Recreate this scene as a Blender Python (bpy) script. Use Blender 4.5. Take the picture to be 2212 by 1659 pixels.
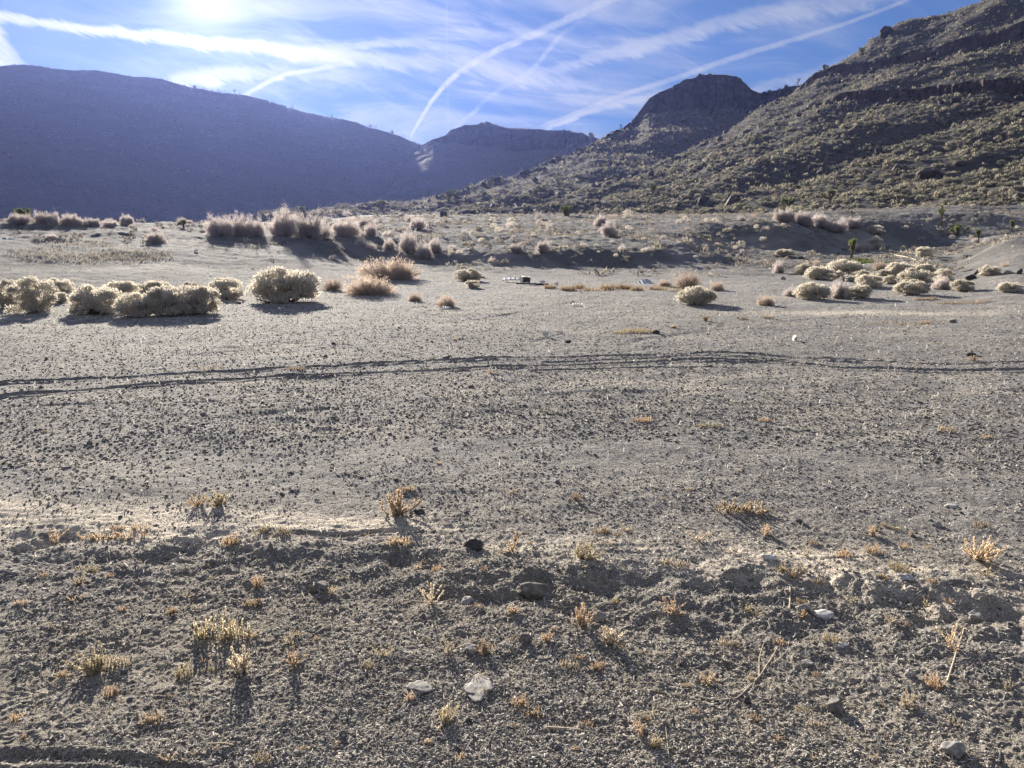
import bpy, math, random
import numpy as np
from mathutils import Vector, Matrix, Euler
from mathutils.bvhtree import BVHTree

for o in list(bpy.data.objects): bpy.data.objects.remove(o)
scene = bpy.context.scene
COL = scene.collection
rng = np.random.default_rng(7)
random.seed(7)

# ------------------------------------------------------------------ camera, sky, sun, exposure
PITCH = math.radians(10.95)
F = 770.0 * 2212 / 1024          # focal length, in units of a 2212 px wide picture
CX, CY = 1106.0, 829.5
CAMZ = 1.6
cam_d = bpy.data.cameras.new("camera"); cam = bpy.data.objects.new("camera", cam_d); COL.objects.link(cam)
cam_d.sensor_width = 36.0; cam_d.lens = 36.0 * 770 / 1024
cam_d.clip_start = 0.05; cam_d.clip_end = 5000
cam.location = (0, 0, CAMZ); cam.rotation_euler = (math.pi / 2 - PITCH, 0, 0)
scene.camera = cam
cp, sp = math.cos(PITCH), math.sin(PITCH)

def ray(X, Y):
    """direction through a point of the photograph; vectorised"""
    dx = (np.asarray(X, float) - CX) / F; du = (CY - np.asarray(Y, float)) / F
    d = np.stack(np.broadcast_arrays(dx, cp + du * sp, -sp + du * cp), -1)
    return d

SUN_EL, SUN_AZ = math.radians(15.2), math.radians(-20.4)
SUND = Vector((math.sin(SUN_AZ) * math.cos(SUN_EL), math.cos(SUN_AZ) * math.cos(SUN_EL), math.sin(SUN_EL)))
sun_d = bpy.data.lights.new("sun", 'SUN'); sun = bpy.data.objects.new("sun", sun_d); COL.objects.link(sun)
sun_d.energy = 5.0; sun_d.angle = math.radians(0.55); sun_d.color = (1.0, 0.92, 0.80)
sun.rotation_euler = SUND.to_track_quat('Z', 'Y').to_euler()
sun.location = (-200, 500, 400)

scene.view_settings.view_transform = 'Standard'; scene.view_settings.look = 'None'
scene.view_settings.gamma = 1.0; scene.view_settings.use_curve_mapping = False
scene.view_settings.exposure = 1.5
scene.cycles.max_bounces = 4; scene.cycles.diffuse_bounces = 2; scene.cycles.transparent_max_bounces = 4
scene.cycles.volume_bounces = 0; scene.cycles.transmission_bounces = 2

world = bpy.data.worlds.new("World"); scene.world = world; world.use_nodes = True
world.cycles.sampling_method = 'MANUAL'; world.cycles.sample_map_resolution = 256
WT = world.node_tree; WT.nodes.clear()

class G:
    """terse node-graph helper"""
    def __init__(s, tree): s.t = tree
    def n(s, typ, **kw):
        nd = s.t.nodes.new(typ)
        for k, v in kw.items(): setattr(nd, k, v)
        return nd
    def put(s, sock, v):
        if v is None: return
        if isinstance(v, bpy.types.NodeSocket): s.t.links.new(v, sock)
        else: sock.default_value = v
    def m(s, op, a, b=None, c=None, clamp=False):
        nd = s.n('ShaderNodeMath', operation=op, use_clamp=clamp)
        for i, v in enumerate((a, b, c)):
            if v is not None: s.put(nd.inputs[i], v)
        return nd.outputs[0]
    def vm(s, op, a, b=None):
        nd = s.n('ShaderNodeVectorMath', operation=op)
        s.put(nd.inputs[0], a)
        if b is not None: s.put(nd.inputs[1], b)
        return nd.outputs['Value'] if op in ('DOT_PRODUCT', 'LENGTH') else nd.outputs[0]
    def mr(s, v, a, b, c=0.0, d=1.0, kind='LINEAR'):
        nd = s.n('ShaderNodeMapRange', interpolation_type=kind)
        s.put(nd.inputs['Value'], v); nd.inputs['From Min'].default_value = a; nd.inputs['From Max'].default_value = b
        nd.inputs['To Min'].default_value = c; nd.inputs['To Max'].default_value = d
        return nd.outputs[0]
    def noise(s, vec, scale, detail=4, rough=0.55, dist=0.0):
        nd = s.n('ShaderNodeTexNoise'); s.put(nd.inputs['Vector'], vec)
        nd.inputs['Scale'].default_value = scale; nd.inputs['Detail'].default_value = detail
        nd.inputs['Roughness'].default_value = rough; nd.inputs['Distortion'].default_value = dist
        return nd.outputs['Fac']
    def mix(s, f, a, b, blend='MIX'):
        nd = s.n('ShaderNodeMix', data_type='RGBA', blend_type=blend)
        s.put(nd.inputs[0], f); s.put(nd.inputs[6], a); s.put(nd.inputs[7], b)
        return nd.outputs[2]
    def comb(s, x, y, z):
        nd = s.n('ShaderNodeCombineXYZ'); s.put(nd.inputs[0], x); s.put(nd.inputs[1], y); s.put(nd.inputs[2], z)
        return nd.outputs[0]
    def curve(s, v, pts):
        nd = s.n('ShaderNodeFloatCurve'); cm = nd.mapping; cm.use_clip = False; c = cm.curves[0]
        while len(c.points) < len(pts): c.points.new(0.5, 0.5)
        for p, (x, y) in zip(c.points, sorted(pts)): p.location = (x, y); p.handle_type = 'AUTO'
        cm.update(); s.put(nd.inputs['Value'], v)
        return nd.outputs[0]

g = G(WT)
geo = g.n('ShaderNodeTexCoord'); dirv = g.vm('NORMALIZE', geo.outputs['Generated'])
sep = g.n('ShaderNodeSeparateXYZ'); g.put(sep.inputs[0], dirv)
yy = g.m('MAXIMUM', sep.outputs[1], 0.05)
U = g.m('DIVIDE', sep.outputs[0], yy); V = g.m('DIVIDE', sep.outputs[2], yy)
Un = g.m('ADD', g.m('MULTIPLY', U, 0.5), 0.5)      # 0..1
Vn = g.m('ADD', g.m('MULTIPLY', V, 1.0), 0.0)

def uv(X, Y):
    d = ray(X, Y); return float(d[0] / d[1]), float(d[2] / d[1])

skyt = g.n('ShaderNodeTexSky', sky_type='NISHITA'); skyt.sun_disc = False
skyt.sun_elevation = SUN_EL; skyt.sun_rotation = SUN_AZ
skyt.air_density = 1.0; skyt.dust_density = 0.25; skyt.ozone_density = 2.5; skyt.altitude = 900

UV = g.comb(U, V, 0.0)
warp = g.n('ShaderNodeTexNoise'); g.put(warp.inputs['Vector'], UV); warp.inputs['Scale'].default_value = 7; warp.inputs['Detail'].default_value = 3
wv = g.vm('SUBTRACT', warp.outputs['Color'], (0.5, 0.5, 0.5))
def rotuv(ang, sx, sy, wamp=0.03):
    c, s_ = math.cos(ang), math.sin(ang)
    a = g.m('ADD', g.m('MULTIPLY', U, c * sx), g.m('MULTIPLY', V, s_ * sx))
    b = g.m('ADD', g.m('MULTIPLY', U, -s_ * sy), g.m('MULTIPLY', V, c * sy))
    nd = g.n('ShaderNodeVectorMath', operation='MULTIPLY_ADD')
    g.put(nd.inputs[0], wv); nd.inputs[1].default_value = (wamp * sx, wamp * sy, 0); g.put(nd.inputs[2], g.comb(a, b, 0.0))
    return nd.outputs[0]
fine1 = g.noise(rotuv(-0.50, 14, 60), 1.0, 7, 0.66, 0.5)     # feathery grain across the trails
fine2 = g.noise(rotuv(0.35, 60, 60), 1.0, 4, 0.6)
broad = g.noise(rotuv(-0.08, 2.6, 16), 1.0, 8, 0.60, 0.6)
broad2 = g.noise(rotuv(-0.42, 5, 30), 1.0, 8, 0.62, 0.6)

def streak(pts, axis, grain=0.5, warpv=0.006, blotch=0.0):
    """pts: (X, Y, half-width, density) along the trail"""
    P = [(uv(x, y), w / F, d) for x, y, w, d in pts]
    n_ = len(P); cen = []; wid = []; den = []
    for i, ((u, v), w, d) in enumerate(P):
        (u0, v0) = P[max(i - 1, 0)][0]; (u1, v1) = P[min(i + 1, n_ - 1)][0]
        tu, tv = u1 - u0, v1 - v0; L = math.hypot(tu, tv)
        if axis == 'u': t, c, k = u * .5 + .5, v, L / max(abs(tu), 1e-5)
        else: t, c, k = v, u * .5 + .5, L / max(abs(tv), 1e-5)
        cen.append((t, c)); wid.append((t, w * k * 10)); den.append((t, d))
    T = Un if axis == 'u' else Vn
    other = V if axis == 'u' else U
    c = g.curve(T, cen)
    if axis == 'v': c = g.m('MULTIPLY', g.m('SUBTRACT', c, 0.5), 2.0)
    w = g.m('MULTIPLY', g.curve(T, wid), 0.1)
    dn = g.curve(T, den)
    wob = g.m('MULTIPLY', g.m('SUBTRACT', fine1, 0.5), warpv * 4)
    dist = g.m('DIVIDE', g.m('ABSOLUTE', g.m('ADD', g.m('SUBTRACT', other, c), wob)), g.m('MAXIMUM', w, 1e-4))
    core = g.mr(dist, 0.88, 0.18, 0, 1, 'SMOOTHSTEP')
    tmin, tmax = min(t for t, _ in cen), max(t for t, _ in cen)
    ends = g.m('MULTIPLY', g.mr(T, tmin, tmin + (tmax - tmin) * .06, 0, 1, 'SMOOTHSTEP'), g.mr(T, tmax, tmax - (tmax - tmin) * .12, 0, 1, 'SMOOTHSTEP'))
    tex = g.mr(fine1, 0.35, 0.62, 1 - grain, 1.0)
    if blotch: tex = g.m('MULTIPLY', tex, g.mr(fine2, 0.38, 0.62, 1 - blotch, 1.0))
    return g.m('MULTIPLY', g.m('MULTIPLY', core, ends), g.m('MULTIPLY', dn, tex))

S = []
S.append(streak([(-120,18,14,1),(0,36,15,1),(150,58,15,1),(300,76,18,1),(450,92,20,1),(600,108,22,1),(720,122,24,.9),(850,134,26,.65),(960,140,22,.4),(1060,150,14,.1)], 'u', .35))
S.append(streak([(868,330,4,1),(885,298,5,1),(910,255,6,1),(935,215,7.5,1),(970,175,9,.95),(1010,145,10,.85),(1070,110,11.5,.75),(1150,75,12.5,.65),(1230,40,12.5,.6),(1320,0,12.5,.55),(1440,-55,12.5,.5)], 'u', .3, .0018, .5))
S.append(streak([(960,300,10,.2),(980,280,8,.3),(1020,245,8,.4),(1070,200,9,.25),(1150,150,10,.4),(1190,100,9,.5),(1215,75,8,.3),(1270,40,8,.1)], 'u', .4, .002, .5))
S.append(streak([(1080,190,20,.05),(1170,160,18,.3),(1300,122,22,.5),(1450,85,26,.55),(1600,45,28,.5),(1800,8,34,.45),(2000,-30,40,.4)], 'u', .5, .008))
S.append(streak([(1140,285,8,.4),(1250,243,9,.5),(1350,203,9,.5),(1450,172,9,.45),(1600,120,10,.45),(1750,75,8,.4),(1850,42,7,.35),(1960,0,6,.35),(2080,-50,6,.3)], 'u', .2, .0012, .3))
S.append(streak([(1170,285,7,.7),(1200,272,7,.7),(1280,240,9,.5),(1400,212,14,.3),(1520,190,16,.12)], 'u', .3, .003))
S.append(streak([(500,230,8,.3),(540,200,8,.6),(600,168,8,.7),(680,148,8,.6),(780,138,8,.2)], 'u', .3, .003))
S.append(streak([(300,200,22,.1),(380,180,30,.7),(460,165,30,.8),(560,158,22,.5),(700,160,20,.35),(850,170,16,.1)], 'u', .5, .008))
S.append(streak([(-10,40,24,.2),(-8,65,30,.8),(-6,90,44,1),(0,115,58,1),(8,140,72,1),(14,170,84,1)], 'v', .6, .014))
S.append(streak([(650,112,10,.1),(760,100,13,.5),(860,92,13,.6),(950,100,12,.3),(1060,120,10,.05)], 'u', .5, .004))
S.append(streak([(960,140,26,.15),(1050,150,34,.5),(1150,165,30,.55),(1260,180,22,.3),(1400,190,15,.05)], 'u', .75, .012))
S.append(streak([(1180,212,12,.1),(1280,216,18,.45),(1400,222,16,.45),(1560,200,12,.2),(1700,190,10,.1)], 'u', .5, .005))
S.append(streak([(1480,260,12,.1),(1560,215,14,.3),(1700,180,22,.3),(1850,130,24,.3),(1950,90,20,.1)], 'u', .6, .006))
trail = S[0]
for s_ in S[1:]:
    # 1-(1-a)(1-b)
    trail = g.m('SUBTRACT', 1.0, g.m('MULTIPLY', g.m('SUBTRACT', 1.0, trail, clamp=True), g.m('SUBTRACT', 1.0, s_, clamp=True)))
# broad cirrus veil: thick towards the middle and left, thin to the right
side = g.curve(Un, [(0.0, .12), (0.17, .10), (0.3, .30), (0.42, .62), (0.55, .60), (0.66, .40), (0.75, .12), (1.0, .08)])
veil = g.m('MULTIPLY', g.mr(broad, 0.42, 0.66, 0.04, 1.0, 'SMOOTHSTEP'), side)
veil2 = g.m('MULTIPLY', g.mr(broad2, 0.48, 0.72, 0.0, 0.5, 'SMOOTHSTEP'), side)
veil = g.m('ADD', veil, veil2, clamp=True)
cdens = g.m('SUBTRACT', 1.0, g.m('MULTIPLY', g.m('SUBTRACT', 1.0, g.m('MULTIPLY', trail, 0.95), clamp=True), g.m('SUBTRACT', 1.0, g.m('MULTIPLY', veil, 0.75), clamp=True)), clamp=True)
upmask = g.mr(sep.outputs[2], 0.0, 0.05)
front = g.mr(sep.outputs[1], 0.1, 0.4)
rest = g.m('MULTIPLY', g.m('SUBTRACT', 1.0, front), g.mr(g.noise(dirv, 3.0, 5, .6), .35, .65, .2, .65))   # unseen cirrus added overhead and behind to raise the ambient fill
cdens = g.m('MULTIPLY', g.m('ADD', g.m('MULTIPLY', cdens, front), rest), upmask)




cosang = g.m('MAXIMUM', g.vm('DOT_PRODUCT', dirv, tuple(SUND)), 0.0)
fwd = g.m('POWER', cosang, 14.0)
tight = g.m('POWER', cosang, 260.0)
SKYK = 0.05
cl_b = g.m('ADD', 4.7, g.m('ADD', g.m('MULTIPLY', fwd, 1.6), g.m('MULTIPLY', tight, 3.5)))
ccol = g.vm('MULTIPLY', (1.0, 0.985, 0.97), g.comb(cl_b, cl_b, cl_b))
gm = g.n('ShaderNodeGamma'); g.put(gm.inputs[0], g.vm('MULTIPLY', skyt.outputs[0], (0.34, 0.62, 1.18))); gm.inputs[1].default_value = 0.45
skyc = g.vm('MULTIPLY', gm.outputs[0], (0.60, 0.92, 1.38))
aur = g.m('ADD', g.m('MULTIPLY', g.m('POWER', cosang, 1300.0), 5.0), g.m('MULTIPLY', tight, 0.7))   # the sun's own aureole
skyc = g.vm('ADD', skyc, g.comb(aur, g.m('MULTIPLY', aur, .95), aur))
mixed = g.mix(cdens, skyc, ccol)
bg = g.n('ShaderNodeBackground'); bg.inputs['Strength'].default_value = SKYK
g.put(bg.inputs['Color'], mixed)
wo = g.n('ShaderNodeOutputWorld'); WT.links.new(bg.outputs[0], wo.inputs['Surface'])

# ------------------------------------------------------------------ noise
_perm = rng.permutation(4096)
def _h(ix, iy): return _perm[(_perm[ix & 4095] + iy) & 4095]
def perlin(x, y, seed=0):
    x = x + seed * 37.17; y = y + seed * 11.73
    ix = np.floor(x).astype(np.int64); iy = np.floor(y).astype(np.int64)
    fx = x - ix; fy = y - iy
    u = fx * fx * fx * (fx * (fx * 6 - 15) + 10); v = fy * fy * fy * (fy * (fy * 6 - 15) + 10)
    def gr(a, b, dx, dy):
        t = _h(a, b) * (2 * math.pi / 4096.0)
        return np.cos(t) * dx + np.sin(t) * dy
    a = gr(ix, iy, fx, fy); b = gr(ix + 1, iy, fx - 1, fy)
    c = gr(ix, iy + 1, fx, fy - 1); d = gr(ix + 1, iy + 1, fx - 1, fy - 1)
    return ((a + (b - a) * u) * (1 - v) + (c + (d - c) * u) * v) * 1.5
def fbm(x, y, octs=4, seed=0, gain=0.5):
    s = 0; a = 1; f = 1
    for i in range(octs): s = s + a * perlin(x * f, y * f, seed + i); a *= gain; f *= 2.03
    return s
def sstep(a, b, x):
    t = np.clip((x - a) / (b - a), 0, 1); return t * t * (3 - 2 * t)

# ------------------------------------------------------------------ the ground as a height function
HC = np.array([-900, 0, 300, 600, 850, 1100, 1400, 1650, 1850, 2050, 2212, 3000], float)
HR = np.array([0, 20, 25, 30, 35, 38, 42, 46, 50, 58, 64, 70, 80, 95, 120, 160, 220, 480], float)
HZ = np.array([
 [0,0,.05,.5,1.1,1.4,1.8,2.15,2.3,2.0,1.6,1.3,1.0,1.0,1.5,2.5,4,7],
 [0,0,.05,.5,1.1,1.4,1.8,2.15,2.3,2.0,1.6,1.3,1.0,1.0,1.5,2.5,4,7],
 [0,0,.05,.5,1.1,1.4,1.8,2.1,2.25,2.0,1.7,1.5,1.3,1.3,2,3,4,7],
 [0,0,0,.3,.8,1.1,1.5,1.85,2.15,2.3,2.3,2.4,2.5,2.6,3,4,5,7],
 [0,0,0,.05,.2,.3,.9,1.55,1.75,2.1,2.5,2.8,3.2,3.6,4.2,5.5,6,7],
 [0,0,0,.0,.05,.05,1.0,1.5,1.6,1.95,2.3,2.6,3.1,3.8,4.7,5.5,6,7],
 [0,0,0,.0,-.05,.0,1.0,1.35,1.5,1.9,2.3,2.7,3.2,3.8,4.6,5.5,6,7],
 [0,0,0,0,0,0,.05,.1,.2,.7,2.7,3.0,3.4,3.9,4.6,5.5,6,7],
 [0,0,0,0,.05,.05,.05,.1,.1,.3,.8,2.9,3.7,4.3,5,6,6,7],
 [0,0,.05,.15,.3,.3,.3,.3,.3,.4,.7,1.2,3.6,4.6,5,6,6,7],
 [0,.05,.2,.5,1.0,1.3,1.55,1.5,1.2,1.0,1.2,1.5,3.0,4.6,6,6,6,7],
 [0,.1,.3,.7,1.3,1.7,2.0,2.0,2.0,2.0,2.0,2.5,4.0,5.6,6,6,6,7]], float)
HAZ = np.arctan((HC - CX) / F * cp)
def Hbase(x, y):
    az = np.arctan2(x, y); r = np.hypot(x, y)
    az = az + 0.018 * perlin(x * .11, y * .11, 3); r = r * (1 + 0.035 * perlin(x * .09, y * .09, 5))
    ci = np.clip(np.searchsorted(HAZ, az) - 1, 0, len(HAZ) - 2)
    t = np.clip((az - HAZ[ci]) / (HAZ[ci + 1] - HAZ[ci]), 0, 1); t = t * t * (3 - 2 * t)
    ri = np.clip(np.searchsorted(HR, r) - 1, 0, len(HR) - 2)
    s = np.clip((r - HR[ri]) / (HR[ri + 1] - HR[ri]), 0, 1)
    s2 = s * s * (3 - 2 * s); s = 0.5 * s + 0.5 * s2
    z0 = HZ[ci, ri] * (1 - s) + HZ[ci, ri + 1] * s; z1 = HZ[ci + 1, ri] * (1 - s) + HZ[ci + 1, ri + 1] * s
    return z0 * (1 - t) + z1 * t

def gp(X, Y):    # photograph point -> point of the plain
    d = ray(X, Y); k = -CAMZ / d[..., 2]
    return d[..., 0] * k, d[..., 1] * k
# wheel tracks, as polylines on the plain: (points in the photograph, half-width m, depth m)
TRACKS = [
 ([(-150,872),(0,858),(150,846),(300,832),(520,818),(800,804),(1000,796),(1200,790),(1400,783),(1560,779),(1680,785),(1800,795),(2000,800),(2300,806)], .055, .045),
 ([(-150,836),(0,826),(200,816),(400,806),(560,799),(800,786),(1000,778),(1200,772),(1400,767),(1550,764),(1640,767),(1720,775),(1900,781),(2100,788),(2300,794)], .055, .048),
 ([(1180,783),(1350,776),(1500,771),(1600,771),(1700,780)], .05, .035),
 ([(1150,800),(1350,796),(1500,794),(1600,797)], .04, .025),
 ([(300,765),(560,748),(760,726),(900,706),(1050,686),(1170,665),(1300,640)], .05, .026),
 ([(200,744),(420,735),(620,722),(760,712),(850,703)], .05, .02),
 ([(1150,738),(1250,715),(1330,690),(1400,664)], .05, .014),
 ([(700,930),(1100,890),(1500,872),(1900,880),(2212,905)], .10, .008),
 ([(500,900),(900,868),(1300,850),(1700,842),(2212,850)], .09, .010),
 ([(1050,820),(1250,835),(1500,862),(1800,905),(2100,960)], .10, .009),
 ([(1000,830),(1200,850),(1420,882),(1700,935)], .09, .008),
 ([(-50,905),(300,900),(700,910),(1100,935),(1500,990)], .09, .008),
 ([(-50,780),(300,772),(650,752),(900,742),(1200,720)], .06, .012),
 ([(1500,700),(1700,715),(1900,705),(2212,712)], .10, .012),
 ([(1350,740),(1550,712),(1750,690),(1950,678)], .10, .014),
 ([(0,880),(300,868),(600,868),(900,880),(1300,905)], .04, .009),
 ([(-60,1625),(80,1634),(200,1640),(300,1652),(420,1670)], .022, .016),
 ([(-60,1652),(80,1655),(180,1664)], .02, .020),
 ([(540,1148),(640,1153),(740,1156),(820,1150),(900,1146)], .022, .022),
]
TRK = []
for pts, w, dep in TRACKS:
    a = np.array(pts, float)
    t = np.linspace(0, len(a) - 1, len(a) * 6); ax = np.interp(t, range(len(a)), a[:, 0]); ay = np.interp(t, range(len(a)), a[:, 1])
    gx, gy = gp(ax, ay); TRK.append((gx, gy, w, dep))
def tracks(x, y):
    z = np.zeros_like(x)
    for i, (gx, gy, w, dep) in enumerate(TRK):
        pad = w * 4
        sel = (x > gx.min() - pad) & (x < gx.max() + pad) & (y > gy.min() - pad) & (y < gy.max() + pad)
        if not sel.any(): continue
        xs, ys = x[sel], y[sel]; best = np.full(xs.shape, 9.0)
        for j in range(len(gx) - 1):
            dx, dy = gx[j + 1] - gx[j], gy[j + 1] - gy[j]; L2 = dx * dx + dy * dy + 1e-9
            tt = np.clip(((xs - gx[j]) * dx + (ys - gy[j]) * dy) / L2, 0, 1)
            best = np.minimum(best, np.hypot(xs - gx[j] - tt * dx, ys - gy[j] - tt * dy))
        q = best / w * (1 + .22 * perlin(xs * 2, ys * 2, 11 + i))
        var = np.clip(.8 + .7 * perlin(xs * .7, ys * .7, 20 + i), .12, 1.2) * .85
        z[sel] += dep * var * (-np.exp(-q ** 4) + .55 * np.exp(-((q - 1.6) / .42) ** 2))
    return z
# a rough strip of clods pushed up in front of the sandy run-off line
SL = np.array([(-300,1090),(0,1130),(150,1150),(330,1160),(520,1160),(700,1158),(860,1160),(1000,1172),(1150,1200),(1300,1222),(1480,1235),(1650,1238),(1800,1240),(1950,1262),(2100,1285),(2212,1300),(2500,1330)], float)
slx, sly = gp(SL[:, 0], SL[:, 1])
# pits and clods seen in the strip: photograph x, y, radius in px, height in m
LUMPS = [(120,1165,40,-.03),(420,1190,75,-.045),(520,1215,40,-.03),(330,1195,30,-.02),(390,1165,50,.015),(860,1215,35,-.03),(830,1192,40,.02),
 (1155,1275,48,-.06),(1150,1248,30,.045),(1290,1262,55,-.055),(1280,1228,50,.035),(1400,1255,40,-.03),(1530,1262,45,-.045),(1620,1262,40,-.05),
 (1600,1238,60,.03),(1740,1268,50,-.04),(1820,1290,60,-.05),(1840,1262,60,.025),(1960,1300,50,-.045),(2080,1310,60,-.05),(2080,1282,60,.03),
 (2170,1330,50,-.05),(1060,1300,50,-.03),(960,1290,35,-.02),(1010,1268,40,.015),(700,1265,30,-.02),(240,1250,40,-.02),(250,1232,40,.01),(40,1190,40,-.03),
 (1880,1362,50,-.045),(1900,1335,50,.02),(1330,1335,40,-.03),(1420,1310,40,.02),(2040,1365,60,-.03),(620,1212,40,-.03),(640,1192,50,.02)]
def relief(x, y, dr):
    """everything finer than the lie of the land; dr = the local mesh spacing, which fades the finest waves"""
    r = np.hypot(x, y)
    z = .020 * perlin(x * .45, y * .45, 31) + .015 * perlin(x * 1.1, y * 1.3, 32)
    if True:                                           # knolls and hummocks of the rising ground
        far = sstep(22, 45, r)
        z = z + far * (.16 * perlin(x * .16, y * .16, 33) + .08 * perlin(x * .5, y * .5, 34) + .05 * perlin(x * 1.3, y * 1.3, 30) + .03 * perlin(x * 3.1, y * 3.1, 29))
        z = z + sstep(12, 25, r) * (.012 * perlin(x * 2.2, y * 2.2, 28) + .008 * perlin(x * 5, y * 5, 27))
    z = z + tracks(x, y)
    edge = np.interp(x, slx, sly)                      # sandy line's distance at this x
    into = edge - y                                    # > 0 on the camera's side
    rough = np.exp(-((into - .38) / .36) ** 2) * (r < 8)
    z = z + sstep(-.05, .25, into) * (1 - sstep(.5, 1.6, into)) * .007 * (r < 9)
    near = (r < 12)
    def oct_(wl, amp, seed, ridged=False):
        nonlocal z
        k = np.clip(1.6 - 3.2 * dr / wl, 0, 1)
        if k.max() <= 0: return
        p = perlin(x / wl, y / wl, seed)
        if ridged: p = .5 - np.abs(p) * 1.6
        z = z + amp * k * p
    oct_(.50, .010, 41)
    if near.any():
        z = z + .004 * np.exp(-((into + .14) / .2) ** 2) * perlin(x * 3, y * 26, 40) * (r < 8) + rough * (.020 * perlin(x * 4.2, y * 5.5, 42) + .016 * perlin(x * 9, y * 10, 43))
    k0 = .80 + .8 * rough + .35 * sstep(5.5, 2.5, r)
    oct_(.22, .0065, 44); oct_(.11, .0050 * k0, 45); oct_(.052, .0050 * k0, 46, True); oct_(.026, .0036 * k0, 47, True); oct_(.012, .0018 * k0, 48)
    return z
LX = []
for X, Y, R, h in LUMPS:
    lx, ly = gp(X, Y); k = math.hypot(lx, ly) / F
    LX.append((float(lx), float(ly), R * k, h))
def lumps(x, y):
    z = np.zeros_like(x)
    for lx, ly, R, h in LX:
        sel = (np.abs(x - lx) < 3 * R) & (np.abs(y - ly) < 3 * R)
        if sel.any():
            d = np.hypot((x[sel] - lx), (y[sel] - ly) * .8) / R * (1 + .45 * perlin(x[sel] * 14, y[sel] * 14, 50))
            z[sel] += .95 * h * np.exp(-d ** 2.6)
    return z
def H(x, y, dr=0.05):
    return Hbase(x, y) + relief(x, y, dr) + lumps(x, y)

def mesh_np(name, v, f, mat=None, col=None, smooth=False, attrs=None, parent=None, link=True):
    v = np.ascontiguousarray(v, np.float32).reshape(-1, 3); f = np.ascontiguousarray(f, np.int32)
    me = bpy.data.meshes.new(name); k = f.shape[1]
    me.vertices.add(len(v)); me.vertices.foreach_set('co', v.ravel())
    me.loops.add(f.size); me.loops.foreach_set('vertex_index', f.ravel())
    me.polygons.add(len(f)); me.polygons.foreach_set('loop_start', np.arange(0, f.size, k, dtype=np.int32))
    me.polygons.foreach_set('loop_total', np.full(len(f), k, np.int32))
    if smooth: me.polygons.foreach_set('use_smooth', np.ones(len(f), bool))
    me.update(calc_edges=True)
    if col is not None:
        c = np.ones((len(v), 4), np.float32); c[:, :3] = col
        a = me.color_attributes.new('tint', 'FLOAT_COLOR', 'POINT'); a.data.foreach_set('color', c.ravel())
    for an, av in (attrs or {}).items():
        a = me.attributes.new(an, 'FLOAT', 'POINT'); a.data.foreach_set('value', np.ascontiguousarray(av, np.float32).ravel())
    if mat: me.materials.append(mat)
    o = bpy.data.objects.new(name, me)
    if link: COL.objects.link(o)
    if parent is not None: o.parent = parent
    return o

# ------------------------------------------------------------------ materials
def newmat(name):
    m = bpy.data.materials.new(name); m.use_nodes = True; m.node_tree.nodes.clear(); return m, G(m.node_tree)
def bsdf(q, color, rough=0.9, normal=None, spec=0.3):
    b = q.n('ShaderNodeBsdfPrincipled'); q.put(b.inputs['Base Color'], color); b.inputs['Roughness'].default_value = rough
    b.inputs['Specular IOR Level'].default_value = spec
    if normal is not None: q.put(b.inputs['Normal'], normal)
    return b.outputs[0]
def out(q, sh):
    o = q.n('ShaderNodeOutputMaterial'); q.t.links.new(sh, o.inputs['Surface'])
def bump(q, h, dist, strength=1.0):
    b = q.n('ShaderNodeBump'); b.inputs['Distance'].default_value = dist; b.inputs['Strength'].default_value = strength
    q.put(b.inputs['Height'], h); return b.outputs[0]
def attr(q, name, what='Fac'):
    a = q.n('ShaderNodeAttribute'); a.attribute_name = name; return a.outputs[what]

def mat_ground():
    m, q = newmat('desert_soil')
    pos = q.n('ShaderNodeNewGeometry').outputs['Position']
    n1 = q.noise(pos, 0.35, 5, .6); n2 = q.noise(pos, 2.2, 5, .6); n3 = q.noise(pos, 28, 5, .65); n4 = q.noise(pos, 120, 3, .6); n5 = q.noise(pos, 7, 6, .72)
    c = q.mix(q.mr(n1, .35, .65), (.34, .332, .322, 1), (.43, .417, .40, 1))
    c = q.mix(q.mr(n2, .40, .68, 0, .55), c, (.20, .195, .185, 1))
    c = q.mix(q.mr(n3, .42, .62, 0, .75), c, (.36, .33, .29, 1))
    c = q.mix(q.mr(n4, .52, .66, 0, .55), c, (.13, .12, .115, 1))
    c = q.mix(q.mr(n5, .45, .68, 0, .65), c, (.17, .16, .155, 1))
    c = q.mix(q.mr(n5, .50, .30, 0, .6), c, (.40, .37, .33, 1))
    c = q.mix(attr(q, 'tan'), c, q.mix(1.0, c, (1.12, 1.04, .90, 1), 'MULTIPLY'))  # warmth of the sunlight put into the soil colour near the camera
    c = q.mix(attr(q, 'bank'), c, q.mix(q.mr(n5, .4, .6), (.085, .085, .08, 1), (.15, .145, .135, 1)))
    c = q.mix(attr(q, 'sand'), c, (.80, .70, .56, 1))
    h = q.m('ADD', q.m('MULTIPLY', n3, .6), q.m('MULTIPLY', n4, .4))
    b1 = q.n('ShaderNodeBump'); b1.inputs['Distance'].default_value = .10; b1.inputs['Strength'].default_value = 1.0; q.put(b1.inputs['Height'], n5)
    b2 = q.n('ShaderNodeBump'); b2.inputs['Distance'].default_value = .014; b2.inputs['Strength'].default_value = .9; q.put(b2.inputs['Height'], h); q.t.links.new(b1.outputs[0], b2.inputs['Normal'])
    out(q, bsdf(q, c, .95, b2.outputs[0], .15)); return m
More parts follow.
